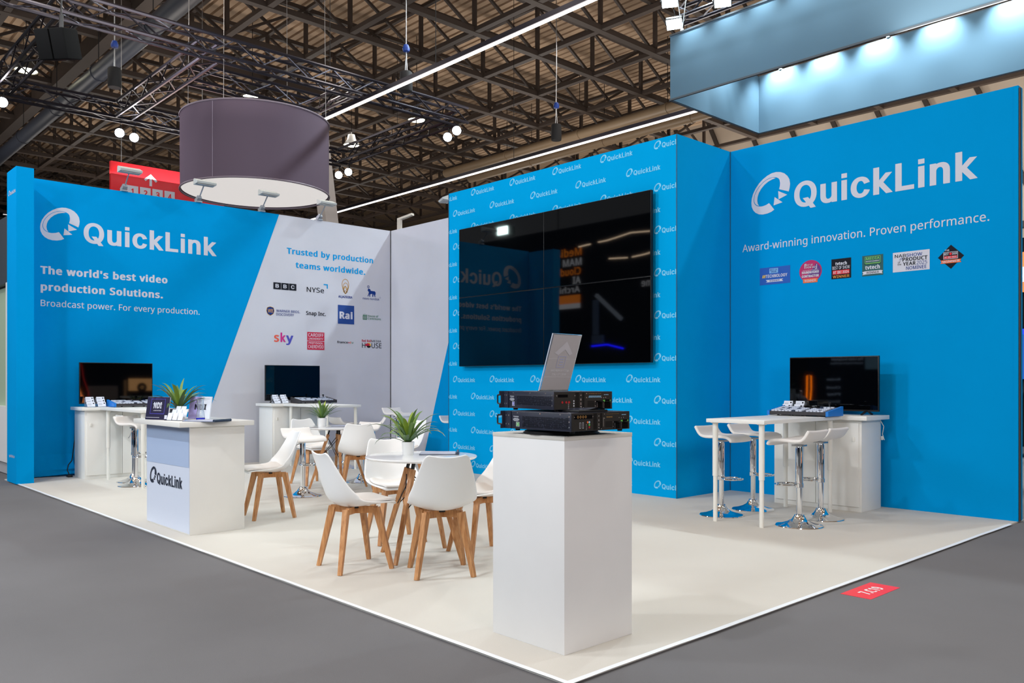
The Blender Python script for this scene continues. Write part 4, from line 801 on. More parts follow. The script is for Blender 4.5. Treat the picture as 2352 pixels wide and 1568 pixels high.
# ================================================================== tall plinth with the rack units
t = thing('plinth', 'tall white plinth in the foreground carrying two black rack units', 'plinth', (-2.98, 3.13, 0))
m = MB(); m.box((-.255, -.253, 0), (.255, .253, 1.018), .002); m.build('body', WHITE2, t)
m = MB(); m.box((-.256, -.254, 1.018), (.256, .254, 1.038), .001); m.build('top_board', mat('pale_grey_board', rgb(214, 210, 202), .5), t, 'slightly greyer top board')
t = thing('turntable', 'round black turntable under the rack units on the plinth', 'turntable', (-2.92, 3.06, 1.038))
m = MB(); m.lathe([(0, 0), (.19, 0), (.193, .003), (.193, .007), (0, .007)], 48); m.build('base_disc', BLACKP, t)
m = MB(); m.lathe([(0, .007), (.186, .007), (.186, .015), (.18, .017), (0, .017)], 48); m.build('top_disc', BLACKM, t)

REAR = mat('rack_rear_metal', rgb(40, 37, 34), .5, spec=.4, var=.1, vscale=60); SCREWM = mat('bright_screw', (.8, .8, .82, 1), .3, metal=1)
GOLDM = mat('brass_contact', (.83, .55, .22, 1), .3, metal=1); LBLUE = mat('pale_blue_plastic', rgb(150, 200, 236), .4); GREENP = mat('green_plastic', rgb(104, 190, 88), .4)
REDP = mat('red_plastic', rgb(170, 36, 40), .35); HOLE = mat('black_vent_hole', rgb(6, 6, 8), .8, spec=.1); SILKW = mat('white_silk_print', rgb(200, 204, 214), .6)
def make_rack(label, loc, rz, D, Wd, col, variant):
    """local: rear face looks to +x at x = 0, near side face looks to -y at y = 0; body runs to -x and +y"""
    t = thing('rack_server', label, 'rack unit', loc, rz, 'black rack units on the plinth'); HH = .088; z0 = .010
    m = MB(); m.box((-D, 0, z0), (0, Wd, z0+HH), .0012); m.build('chassis', DARK, t)
    m = MB()
    for x in (-.03, -D+.05):
        for y in (.04, Wd-.04): m.lathe([(0, 0), (.012, 0), (.013, .010), (0, .010)], 12, (x, y, 0))
    m.build('foot', BLACKP, t)
    m = MB(); m.box((-.001, .004, z0+.002), (.0015, Wd-.004, z0+HH-.002)); rp = m.build('rear_panel', REAR, t, smooth=0)
    m = MB(); m.m(SCREWM)
    for x in (-D*.15, -D*.45, -D*.8): m.lathe([(0, 0), (.0035, 0), (.0035, .0015), (0, .002)], 8, (0, 0, 0)) if 0 else m.box((x-.003, -.0015, z0+.076), (x+.003, 0, z0+.082))
    for z in (.02, .045, .07): m.box((-.014, -.0015, z0+z-.003), (-.008, 0, z0+z+.003))
    m.box((-D, -.001, z0+.0675 if variant else z0+.085), (0, 0, z0+.0685 if variant else z0+.086)); m.build('side_screws', None, t, 'bright screws and seam', smooth=0)
    # vents in the side
    S = Sheet((0, 0, z0), (1, 0, 0), (0, 0, 1), t, off=.0006); S.start().ink(HOLE); S.ink(HOLE)
    rr = random.Random(variant+2)
    for r in range(12):
        z = .010+r*.0046
        if variant and r < 2: continue
        for k in range(44):
            x = -D*.72+k*D*.0157
            if rr.random() < .12: continue
            S.rect(x, z, x+D*.0105, z+.0026)
    S.end('side_grille')
    S.start(1).ink(SILKW).text('Premium', -D*.86, .058, -D*.78, .006, 'N', 50)
    for k, wd in enumerate((.07, .10, .10, .07)): S.rect(-D*.82-D*wd/2, .051-k*.0042, -D*.82+D*wd/2, .053-k*.0042)
    S.ink(SILKW).frame(-D*.82, .012, -D*.765, .034, .0018); S.ink(col).rect(-D*.812, .015, -D*.773, .031); S.d += .0006; S.ink(SILKW)
    for z in (.019, .023, .027): S.rect(-D*.808, z, -D*.782, z+.0015)
    S.end('side_print')
    # rear: sockets, cards, power supplies
    S = Sheet((.0015, 0, z0), (0, 1, 0), (0, 0, 1), t, off=.0005); k = Wd/.43; X = lambda v: v*k
    S.start().ink(HOLE)
    for (a, b) in ((.155, .185), (.205, .222)):
        for i in range(int((b-a)/.0055)):
            for j in range(15): S.rect(X(a+i*.0055), .006+j*.0052, X(a+i*.0055+.0038), .0095+j*.0052)
    for j in range(5): S.rect(X(.242), .014+j*.006, X(.295), .0165+j*.006)
    S.rect(X(.305), .004, X(.352), .042); S.rect(X(.358), .004, X(.415), .048)
    S.rect(X(.02), .058, X(.148), .077) if not variant else S.rect(X(.03), .06, X(.10), .074)
    S.end('rear_grille')
    S.start(1).ink(SCREWM)
    for a, z in ((.02, .068), (.15, .068), (.235, .078), (.235, .058), (.30, .038), (.30, .016), (.345, .058), (.362, .056), (.378, .058), (.195, .07), (.195, .012), (.212, .008)): S.disc(X(a), z, .0026, n=10)
    for z in (.014, .024, .03, .045, .05, .068): S.rect(X(.188), z, X(.198), z+.003)
    if not variant: S.rect(X(.226), .018, X(.229), .062)
    for a in (.31, .36):
        for j in range(5): S.rect(X(a), .006+j*.006, X(a+.006), .008+j*.006)
    for j in range(6): S.rect(X(.1), .006+j*.005, X(.108), .008+j*.005)
    S.ink(GOLDM)
    for i in range(12): S.rect(X(.25+i*.008), .0765, X(.2545+i*.008), .0785)
    if not variant:
        for i in range(6): S.rect(X(.25+i*.0075), .060, X(.2555+i*.0075), .066)
        for i in range(4): S.ring(X(.045+i*.018), .068, .0065, .0032, 14)
    S.ink(LBLUE)
    if variant:
        for j in range(2):
            for i in range(11): S.rect(X(.25+i*.0085+j*.003), .058+j*.005, X(.255+i*.0085+j*.003), .062+j*.005)
    for i in range(5): S.rect(X(.365+i*.007), .070, X(.3695+i*.007), .0735)
    S.ink(GREENP).rect(X(.358), .036, X(.372), .046); S.rect(X(.408), .034, X(.416), .046)
    S.ink(REDP)
    if variant:
        for a in (.06, .088, .108): S.disc(X(a), .036, .006, n=14)
        S.ink(SILKW)
        for z in (.018, .03, .042): S.disc(X(.142), z, .004, n=12)
    else:
        S.disc(X(.125), .018, .0055, n=14); S.ink(LBLUE).disc(X(.125), .042, .0055, n=14); S.ink(ORG).disc(X(.113), .042, .0055, n=14); S.ink(GREENP).disc(X(.125), .030, .0055, n=14)
        S.ink(SILKW)
        for a in (.055, .075): S.frame(X(a), .014, X(a+.010), .042, .0014)
    S.end('rear_sockets')
    m = MB()
    for a in (.31, .362):
        m.tube([(.002, X(a+.012), z0+.038), (.022, X(a+.012), z0+.038), (.022, X(a+.034), z0+.038), (.002, X(a+.034), z0+.038)], .0028, 6)
    m.build('supply_handle', BLACKP, t)
    # front ears with handles
    for y in (-.028, Wd+.002):
        m = MB(); x = -D-.006
        m.box((x, y, z0), (x+.004, y+.026, z0+.020)); m.box((x, y, z0+.068), (x+.004, y+.026, z0+HH)); m.box((x, y+.010, z0+.02), (x+.004, y+.026, z0+.068))
        if y < 0: m.box((x, y+.024, z0), (-D+.046, -.0004, z0+HH))
        e = m.build('mounting_ear', DARK, t, smooth=0)
        m = MB(); yy = y+.013; m.tube([(x, yy, z0+.020), (x-.034, yy, z0+.022), (x-.036, yy, z0+.026), (x-.036, yy, z0+.062), (x-.034, yy, z0+.066), (x, yy, z0+.068)], .0042, 8); m.build('ear_handle', BLACKM, e)
        if y < 0:
            m = MB()
            for xx in (.012, .032):
                for z in (.022, .066): m.box((-D+xx-.003, -.0055, z0+z-.0035), (-D+xx+.003, -.004, z0+z+.0035))
            m.build('ear_screw', SCREWM, e, smooth=0)
    return t
make_rack('lower black rack unit on the plinth, with a green badge on its side', (-2.655, 2.848, 1.055), R(-1), .462, .42, GREENP, 0)
make_rack('upper black rack unit on the plinth, with a violet badge on its side', (-2.800, 2.880, 1.153), R(-11), .455, .36, mat('violet_print_badge', rgb(120, 120, 210), .6), 1)
t = thing('leather_folder', 'black folder lying between the two rack units', 'folder', (-2.655, 3.00, 1.153), R(-6))
m = MB(); m.box((-.12, -.09, .0), (.0, .10, .012), .004); m.build('cover', BLACKP, t)
m = MB(); m.grid([[(-.11, y, .013+.006*sin((y+.09)/.19*pi)) for y in [-.085+.018*i for i in range(11)]], [(-.004, y, .013+.010*sin(max(0, y+.02)/.12*pi)) for y in [-.085+.018*i for i in range(11)]]]); o = m.build('flap', mat('blue_black_leather', rgb(34, 40, 58), .35), t)
t = thing('acrylic_sign', 'tilted acrylic sign holder on top of the upper rack unit, seen from behind', 'sign', (-2.95, 2.928, 1.251), R(0))
ACR = mat('grey_back_print', rgb(184, 180, 182), .3)
m = MB(); m.box((-.01, 0, 0), (.10, .21, .003)); m.build('foot_plate', CLEAR, t)
lean = Vector((.098, 0, .283)).normalized()
m = MB(); m.bar((0, .105, .002), Vector((0, .105, .002))+lean*.30, .21, .006, up=(1, 0, 0)); m.build('holder', CLEAR, t)
S = Sheet((.0035, 0, .002), (0, 1, 0), lean, t, off=.002)
S.start().rect(.006, .006, .204, .294); S.end('back_sheet', ACR)
PALEG = mat('pale_grey_print', rgb(222, 222, 226), .5)
S.start(1).ink(mat('mid_grey_print', rgb(198, 196, 202), .5)).fill([(.04, .20), (.11, .262), (.17, .20), (.15, .19), (.11, .22), (.07, .19)])
S.ink(mat('lilac_grey_print', rgb(176, 180, 212), .5)).frame(.074, .125, .132, .185, .003)
for z in (.138, .152, .166): S.rect(.09, z, .118, z+.005)
S.ink(PALEG); S.rect(.006, .17, .074, .1712); S.rect(.132, .17, .204, .1712); S.rect(.006, .074, .204, .0755)
n0 = len(S.mb.bm.verts)
S.text('BUILT TO PERFORM.', .04, .103, .172, .011, 'N', 26); S.text('BUILT TO LAST.', .055, .083, .157, .011, 'N', 26)
S.mb.bm.verts.ensure_lookup_table()
for v in S.mb.bm.verts[n0:]: v.co.y = .212-v.co.y                        # the print faces away: from behind it reads reversed
S.end('reversed_print')

# ================================================================== white counter
t = thing('counter', 'white reception counter with dark QuickLink lettering on its pale blue front', 'counter', (-7.0, 2.80, 0))
m = MB(); m.box((-.99, .004, 0), (0, .49, .916), .002); m.build('body', WHITE, t)
m = MB(); m.box((-1.05, -.10, .916), (.045, .56, .958), .002); m.build('countertop', WHITE, t)
m = MB(); m.box((-.99, 0, .012), (-.002, .005, .915)); fp = m.build('front_panel', mat('pale_blue_panel', rgb(212, 220, 236), .5), t, 'pale blue printed front')
S = Sheet((0, 0, 0), (1, 0, 0), (0, 0, 1), fp); S.start(); S.put([(-.99, .562), (-.002, .572), (-.002, .915), (-.99, .915)]); S.end('print', mat('blue_grey_print', rgb(172, 190, 220), .5))
S.start(1).emblem(-.905, .375, .160, .150); S.text('QuickLink', -.730, .378, -.148, .098, 'I', 28); S.end('logo', mat('slate_print', rgb(30, 40, 58), .5), 'dark QuickLink emblem and lettering')

def make_plant(label, loc, rz, pot_r, pot_h, n, L, seed, droop, group):
    t = thing('potted_plant', label, 'plant', loc, rz, group)
    m = MB(); m.lathe([(0, 0), (pot_r*.86, 0), (pot_r*.9, .004), (pot_r, pot_h-.003), (pot_r*.99, pot_h), (pot_r*.92, pot_h), (pot_r*.9, pot_h-.012), (0, pot_h-.012)], 32); m.build('pot', GLOSSW, t)
    m = MB(); m.lathe([(0, pot_h-.008), (pot_r*.9, pot_h-.010)], 20); m.build('soil', mat('dark_soil', rgb(48, 40, 32), .95), t)
    rr = random.Random(seed); m = MB(); lay = m.bm.loops.layers.float_color.new('leaf_tone') if 0 else None
    tones = []
    for i in range(n):
        az = i*2.399+rr.uniform(-.3, .3); f = i/(n-1); el = R(80-f*48+rr.uniform(-8, 8)); ln = L*rr.uniform(.75, 1.08)*(1 if f > .2 else .85); wd = rr.uniform(.010, .014)*L/.24
        d = Vector((cos(az), sin(az), 0)); side = Vector((-sin(az), cos(az), 0)); p = Vector((0, 0, pot_h-.01))+d*.012; e = el; rows = []; K = 9
        for k in range(K+1):
            u = k/K; wk = wd*(.55+1.4*u)*(1-u**2.2)+.0006 if u < 1 else .0004
            up = Vector((-d.x*sin(e), -d.y*sin(e), cos(e)))
            rows.append([p-side*wk+up*wk*.35, p.copy(), p+side*wk+up*wk*.35])
            st = ln/K; p = p+d*cos(e)*st+Vector((0, 0, sin(e)*st)); e -= droop*(.03+.22*u*u)*(1+f)
        n0 = len(m.bm.faces); m.grid(rows); tn = max(0, min(1, rr.gauss(.72-f*.55, .14)))
        m.bm.faces.ensure_lookup_table(); tones += [(tn)]*(len(m.bm.faces)-n0)
    me_o = m.build('foliage', LEAF, t, smooth=60)
    at = me_o.data.attributes.new('leaf_tone', 'FLOAT', 'FACE')
    for i, v in enumerate(tones): at.data[i].value = v
    return t
PG = 'artificial grass plants in white pots'
make_plant('potted grass plant with long arching leaves on the near round table', (-5.12, 3.70, .750), 0, .047, .098, 30, .33, 11, 1.15, PG)
make_plant('potted grass plant with short upright leaves on the far round table', (-9.06, 5.26, .750), 1, .055, .105, 26, .27, 4, .55, PG)
make_plant('potted grass plant beside the dark sign on the white counter', (-7.66, 2.97, .958), 2, .052, .10, 28, .34, 23, 1.0, PG)

NDIB = mat('midnight_print', rgb(26, 22, 56), .35); VIO = mat('electric_violet_print', rgb(78, 74, 190), .4)
def stand_card(label, loc, rz, W, Hh, front, name='tabletop_sign'):
    t = thing(name, label, 'sign', loc, rz, 'tabletop signs on the counter')
    up = Vector((0, .16, 1)).normalized()
    m = MB(); m.bar((0, 0, 0), up*Hh, W, .012, up=(0, 1, 0)); m.build('panel', CARD, t)
    m = MB(); m.bar((0, .012, Hh*.7), (0, .09, .003), W*.4, .003, up=(0, 1, 0)); m.build('back_strut', CARD, t)
    S = Sheet((-W/2, -.0062, 0), (1, 0, 0), up, t, off=.0008); return t, S
t, S = stand_card('small dark blue sign standing at the left end of the white counter', (-7.64, 2.76, .959), R(18), .29, .205, None)
S.start().rect(0, 0, .30, .205); S.end('print', NDIB)
S.start(1).ink(VIO).frame(.055, .052, .245, .188, .004); S.ink(LETTER).text('NDI', .095, .102, .20, .056, 'N', 50); S.text('CERTIFIED', .098, .078, .202, .008, 'N', 20); S.rect(.01, .018, .19, .021); S.rect(.255, .008, .29, .042); S.end('lettering')
t, S = stand_card('white and lilac sign behind the glass bottle on the white counter', (-7.53, 3.10, .959), R(22), .26, .205, None)
S.start().put([(0, 0), (.12, 0), (.14, .205), (0, .205)]); S.end('print', mat('lilac_print', rgb(182, 170, 226), .4))
S.start(1).ink(INK).text('NDI', .07, .085, .21, .05, 'N', 50); S.rect(.08, .165, .16, .170); S.end('lettering')
t = thing('glass_bottle', 'clear glass bottle with a blue bottom on the white counter', 'bottle', (-7.30, 3.02, .958))
m = MB(); m.lathe([(0, .0), (.037, .0), (.038, .004), (.036, .03), (.030, .075), (.027, .09), (.027, .178), (.030, .18), (.030, .185), (.024, .185), (.023, .09), (.028, .07), (.034, .024), (0, .022)], 32); m.build('glass', CLEAR, t)
m = MB(); m.lathe([(0, .0005), (.0375, .001), (.0378, .02), (0, .021)], 32); m.build('blue_base', mat('cobalt_glass', rgb(20, 30, 190), .2), t, 'cobalt blue base')
t = thing('card_rack', 'clear rack of folded white cards on the white counter, left of the bottle', 'card rack', (-7.38, 2.86, .958), R(20), 'card racks')
m = MB(); m.box((-.10, -.075, 0), (.10, .075, .003)); m.build('rack', CLEAR, t)
for j in range(3):
    for i in range(3):
        if j == 2 and i == 2: continue
        m = MB(); x = -.066+i*.066; y = -.05+j*.045; z0 = .004+j*.028; m.bar((x, y, z0), (x, y+.022, z0+.062), .056, .004, up=(0, 1, 0)); m.build('card', CARD, t)
t = thing('price_card', 'small white card with black lettering leaning on the counter plant pot', 'card', (-7.56, 2.87, .958), R(20))
m = MB(); m.bar((0, 0, 0), (0, .02, .10), .10, .004, up=(0, 1, 0)); m.build('card', CARD, t)
S = Sheet((-.05, -.0025, 0), (1, 0, 0), Vector((0, .02, .10)).normalized(), t, off=.0008); S.start().ink(INK); S.rect(.008, .018, .07, .038)
for z in (.058, .072, .084): S.rect(.008, z, .09, z+.009)
S.end('print')
def make_folder(label, loc, rz, W, D, cover, page, lift):
    t = thing('folder', label, 'folder', loc, rz, 'dark folders on the tables')
    m = MB(); m.box((-W/2, -D/2, 0), (W/2, D/2, .004), .001); m.build('back_cover', cover, t)
    m = MB(); m.box((-W/2+.006, -D/2+.006, .004), (W/2-.03, D/2-.006, .010)); m.build('pages', page, t)
    m = MB(); m.tube([(W/2-.012, -D/2, .012), (W/2-.012, D/2, .012)], .011, 12); m.build('spine', cover, t)
    return t
NB = mat('slate_blue_cover', rgb(52, 66, 88), .35); PG2 = mat('lilac_grey_page', rgb(188, 192, 212), .4)
make_folder('slim dark folder lying on the white counter', (-7.03, 2.965, .958), R(28), .34, .22, NB, PG2, 0)
make_folder('slate blue folder lying on the near round table', (-5.03, 3.93, .750), R(50), .30, .22, NB, PG2, 0)
make_folder('slate blue folder lying on the far round table', (-8.93, 5.52, .750), R(35), .30, .22, NB, PG2, 0)
t = tag(MB().box((-2.39, 5.0, -.0118), (-2.20, 5.425, -.0105)).build('floor_sticker', mat('red_floor_vinyl', rgb(240, 40, 48), .4), smooth=0), 'red stand number sticker on the grey aisle floor', 'sticker')
S = Sheet((-2.255, 5.0, -.0105), (0, 1, 0), (-1, 0, 0), t, off=.001); S.start().text('7.C19', .10, 0, .325, .075, 'N', 50); S.end('lettering', mat('white_vinyl', rgb(240, 236, 236), .4))
t = thing('power_plug', 'black power plug on the floor behind the left cabinet', 'plug', (-12.43, 3.33, 0))
m = MB(); m.box((-.05, -.03, 0), (.05, .03, .03), .006); m.build('socket_block', BLACKP, t); m = MB(); m.tube([(.0, 0, .03), (-.02, -.02, .09), (-.05, .0, .16), (-.03, .04, .22), (.02, .06, .5), (.01, .07, .85)], .007, 6); m.build('cable', BLACKP, t)
# gathered hem at the foot of the left wall
m = MB(); rows = []
for i in range(19):
    y = 2.82+i*.034; k = i/18; rows.append([(-12.66+.002, y, .30), (-12.66+.012+.05*k*abs(sin(i*.8)), y, .17+.02*sin(i*.7)), (-12.66+.03+.10*k, y, .10), (-12.66+.05+.05*k, y, .06+.012*k), (-12.66+.10*k+.03, y, .004+.03*k)])
m.grid(rows); m.build('fabric_hem', BLUE, wl, 'loose gathered hem')
# ================================================================== arm lamps on the wall tops
LENS = mat('lamp_glass', rgb(190, 192, 190), .25)
def make_arm(label, loc, rz, group):       # local: arm reaches to +x
    t = thing('arm_lamp', label, 'lamp', loc, rz, group)
    m = MB(); m.box((-.10, -.045, 0), (.035, .045, .02), .004); m.bar((-.06, 0, .02), (.035, 0, .085), .075, .07, .06, .05); m.build('clamp', GREYL, t)
    m = MB(); m.tube([(.02, 0, .075), (.21, 0, .245)], .010, 8); m.build('arm', GREYL, t)
    m = MB(); M = [(.16, .225), (.30, .235), (.315, .262), (.19, .315), (.165, .305)]
    a = [m.bm.verts.new((x, -.15, z)) for x, z in M]; b = [m.bm.verts.new((x, .15, z)) for x, z in M]
    m.face(a); m.face(b[::-1])
    for i in range(5): m.face([a[i], b[i], b[(i+1) % 5], a[(i+1) % 5]])
    m.build('lamp_head', mat('pale_lamp_body', rgb(198, 200, 196), .4), t, smooth=20)
    m = MB(); m.poly([(.305, -.13, .238), (.305, .13, .238), (.318, .13, .262), (.318, -.13, .262)]) if 0 else m.box((.19, -.13, .222), (.29, .13, .228)); m.build('lens', LENS, t, smooth=0); return t
AG = 'arm lamps along the wall tops'
al = make_arm('grey arm lamp on the left wall top, in front of the red sign', (-12.66, 4.12, 4.05), 0, AG)
dup(al, (-12.66, 5.21, 4.05), 0, 'grey arm lamp on the left wall top, before the left part of the drum', AG)
dup(al, (-12.66, 6.25, 4.05), 0, 'grey arm lamp on the left wall top, before the right part of the drum', AG)
dup(al, (-12.66, 7.30, 4.05), 0, 'grey arm lamp on the left wall top, right of the round hanging drum', AG)
dup(al, (-10.75, 8.80, 4.05), R(-115), 'grey arm lamp on the grey back wall top, beside the blue screen wall', AG)

# ================================================================== the screens
def display(label, x, z, w, h, tilt):
    t = thing('video_wall_display', label, 'screen', (x, 7.55, z), 0, 'screens of the video wall')
    m = MB(); m.box((0, .004, 0), (w, .045, h), .002); m.box((.2, .045, .15), (w-.2, .098, h-.15), .004); m.build('housing', BLACKP, t)
    m = MB(); m.box((.006, 0, .006), (w-.006, .006, h-.006)); o = m.build('screen', SCREEN, t, smooth=0); o.rotation_euler = (0, 0, tilt); return t
WD, HD = 1.702, .974
display('top left screen of the large two by two video wall', -9.219, 2.491, WD, HD, R(.12))
display('top right screen of the large two by two video wall', -9.219+WD+.002, 2.491, WD, HD, R(-.12))
display('bottom left screen of the large two by two video wall', -9.219, 1.515, WD, HD, R(.05))
display('bottom right screen of the large two by two video wall', -9.219+WD+.002, 1.515, WD, HD, R(-.05))

# ================================================================== overhead rig
def box_truss(label, a, b, s=.34, group='black box trusses over the stands'):
    a = Vector(a); b = Vector(b); d = b-a; L = d.length; along_x = abs(d.x) > abs(d.y); t = thing('box_truss', label, 'truss', a, 0, group)
    u = Vector((0, 1, 0)) if along_x else Vector((1, 0, 0)); z = Vector((0, 0, 1))
    C = [u*sx*s/2+z*sz*s/2 for sx, sz in ((-1, -1), (1, -1), (1, 1), (-1, 1))]
    for c in C:
        m = MB(); m.tube([c, c+d], .034, 6); m.build('chord', TRUSS, t)
    m = MB(); n = max(2, int(L/.5))
    for i in range(n):
        p, q = d*(i/n), d*((i+1)/n)
        for k in range(4):
            c0, c1 = C[k], C[(k+1) % 4]
            if i % 2: c0, c1 = c1, c0
            m.bar(c0+p, c1+q, .022, .022)
    m.build('lacing', TRUSS, t, smooth=0); return t
ZT = 7.5
box_truss('black truss crossing the upper left from the top edge towards the twin spotlights', (-15.1, 2.2, ZT), (-15.1, 12.5, ZT))
box_truss('black truss behind the drum, ending at the pair of lit spotlights on the left', (-20.2, 2.2, ZT), (-20.2, 12.4, ZT))
box_truss('short black truss with lilac sheen joining the two long trusses, upper left', (-19.99, 6.5, ZT), (-15.31, 6.5, ZT))
box_truss('black truss in the top left corner carrying the loudspeaker', (-19.99, 4.05, ZT), (-15.31, 4.05, ZT))
box_truss('black truss behind the top of the drum, running to the light strip', (-16.7, 6.71, ZT), (-16.7, 9.53, ZT))
box_truss('black truss right of the drum, holding the single pair of spotlights at its end', (-19.99, 12.25, ZT), (-15.31, 12.25, ZT))
box_truss('short black truss leading into the long upper light strip', (-17.2, 9.74, ZT), (-15.31, 9.74, ZT))
STRIP = mat('light_strip', rgb(255, 250, 240), .4, emit=(1, .95, .88, 1), estr=9)
STRIPD = mat('far_light_strip', rgb(255, 250, 240), .4, emit=(1, .95, .9, 1), estr=6)
def strip(label, a, b, mt):
    a = Vector(a); b = Vector(b); t = thing('light_strip', label, 'light', a, 0, 'linear lights under the roof')
    m = MB(); m.bar((0, 0, .05), b-a+Vector((0, 0, .05)), .08, .09); m.build('housing', TRUSS, t, smooth=0)
    m = MB(); m.bar((0, 0, -.015), b-a+Vector((0, 0, -.015)), .045, .03); m.build('diffuser', mt, t, smooth=0)
    for f in (.04, .35, .65, .96):
        q = (b-a)*f; m = MB(); m.tube([q+Vector((0, 0, .09)), q+Vector((0, 0, 12.94-a.z))], .008, 5); m.build('cable', BLACKM, t)
    return t
strip('long bright light strip running to the top edge of the picture', (-16.9, 9.72, 7.22), (-4.5, 9.72, 7.22), STRIP)
strip('long light strip passing behind the blue screen wall', (-29.5, 16.1, 7.5), (-10.6, 16.1, 7.5), STRIPD)
strip('thin distant light strip behind the red sign', (-44, 9.0, 9.0), (-44, 17.5, 9.0), mat('dim_light_strip', rgb(230, 226, 224), .4, emit=(1, .95, .95, 1), estr=.7))

SPOTE = mat('spot_lens_lit', rgb(255, 250, 255), .3, emit=(1, .94, 1, 1), estr=45); FLOODE = mat('flood_lens_lit', rgb(240, 255, 255), .3, emit=(.82, .97, 1, 1), estr=40); BAYE = mat('bay_lens_lit', rgb(255, 255, 230), .3, emit=(1, .97, .72, 1), estr=30)
def make_spot(label, loc, target, group):
    t = thing('stage_spotlight', label, 'spotlight', loc, 0, group); t.rotation_euler = (Vector(target)-Vector(loc)).to_track_quat('Z', 'Y').to_euler()
    m = MB(); m.lathe([(0, -.28), (.07, -.28), (.085, -.22), (.095, 0), (.115, .02), (.115, .05), (.10, .05), (.10, .012), (0, .01)], 24); m.build('housing', BLACKM, t)
    m = MB(); m.lathe([(0, .03), (.098, .028), (.098, .02), (0, .018)], 24); m.build('lens', SPOTE, t)
    m = MB(); m.tube([(.12, 0, -.08), (.13, 0, -.25), (.0, 0, -.36), (-.13, 0, -.25), (-.12, 0, -.08)], .014, 6); m.build('yoke', BLACKM, t)
    up = t.rotation_euler.to_matrix().inverted() @ Vector((0, 0, 1)); m = MB(); m.tube([(0, 0, -.36), Vector((0, 0, -.36))+up*(7.31-(Vector(loc)+t.rotation_euler.to_matrix() @ Vector((0, 0, -.36))).z)], .02, 6); m.build('clamp', BLACKM, t); return t
CAMP = (-1.5, -1, 2); SPG = 'lit stage spotlights on the trusses'
for lab, loc in (('lit spotlight left of the drum, left one of the pair', (-20.20, 6.47, 7.02)), ('lit spotlight left of the drum, right one of the pair', (-20.28, 6.82, 7.0)), ('lit spotlight at the left edge of the picture', (-19.62, 4.0, 7.02)),
                 ('lit spotlight right of the drum, left one of the bright pair', (-20.11, 12.19, 7.0)), ('lit spotlight right of the drum, right one of the bright pair', (-19.71, 12.25, 7.02)),
                 ('lit spotlight at the truss corner above the blue wall, lower one', (-15.26, 12.16, 7.0)), ('lit spotlight at the truss corner above the blue wall, upper one', (-14.85, 12.10, 7.05))):
    make_spot(lab, loc, CAMP, SPG)
def make_bay(label, loc, group):
    t = thing('high_bay_lamp', label, 'lamp', loc, 0, group)
    m = MB(); m.lathe([(.30, 0), (.31, .02), (.16, .22), (.12, .40), (0, .42)], 24); m.build('reflector', mat('lamp_reflector', rgb(64, 62, 58), .4), t)
    m = MB(); m.lathe([(0, .01), (.27, .012), (.27, .03), (0, .03)], 24); m.build('lens', BAYE, t)
    m = MB(); m.tube([(0, 0, .4), (0, 0, 12.94-loc[2])], .012, 6); m.build('stem', BLACKM, t); return t
BG = 'lit high bay lamps under the roof'
for lab, loc in (('lit high bay lamp in the upper left corner', (-26.69, 6.03, 10.1)), ('lit high bay lamp above the round drum', (-24.41, 11.73, 10.1)), ('lit high bay lamp between the drum and the truss corner, upper one', (-22.77, 16.81, 10.1)), ('lit high bay lamp between the drum and the truss corner, lower one', (-26.84, 16.81, 10.1))): make_bay(lab, loc, BG)
def make_hoist(label, loc, group, h=.42, r=.13):
    t = thing('chain_hoist', label, 'hoist', loc, 0, group)
    m = MB(); m.lathe([(0, 0), (r, 0), (r*1.05, .02), (r*1.05, h-.03), (r*.9, h), (0, h)], 20); m.build('chain_bag', mat('black_canvas', rgb(26, 26, 28), .8), t)
    m = MB(); m.tube([(-.04, 0, h-.05), (0, 0, h+.45)], .01, 6); m.tube([(.04, 0, h-.05), (0, 0, h+.45)], .01, 6); m.tube([(0, 0, h+.45), (0, 0, 12.94-loc[2])], .012, 6); m.build('chain', STEEL, t)
    m = MB(); m.lathe([(0, 0), (.07, .02), (.08, .08), (.05, .16), (0, .17)], 12, (0, 0, h+.42)); m.build('hook_block', mat('blue_hook_block', rgb(24, 60, 140), .5), t, 'dark blue hook block'); return t
HG = 'chain hoists with black bags'
for lab, loc in (('black chain hoist bag above the left wall, upper left', (-18.9, 5.95, 7.6)), ('black chain hoist bag at the far left, above the blue pillar', (-21.8, 4.15, 6.7)), ('black chain hoist bag just below the upper light strip', (-14.6, 10.5, 7.5)), ('black chain hoist bag above the blue screen wall', (-15.4, 15.95, 7.7))): make_hoist(lab, loc, HG)
t = thing('loudspeaker', 'black twin loudspeaker hanging from the truss in the upper left corner', 'speaker', (-12.7, 3.3, 5.75), R(40))
m = MB(); m.box((-.215, -.17, 0), (-.005, .17, .40), .02); m.build('cabinet', mat('speaker_black', rgb(9, 9, 10), .8, spec=.2), t, rot=(R(18), 0, 0)); m = MB(); m.box((.005, -.17, 0), (.215, .17, .40), .02); m.build('cabinet', mat('speaker_black', rgb(9, 9, 10), .8, spec=.2), t, rot=(R(18), 0, 0))
m = MB(); m.tube([(0, 0, .36), (0, 0, .62)], .03, 8); m.tube([(0, 0, .6), (0, 0, 12.94-5.75)], .012, 6); m.build('bracket', BLACKM, t)
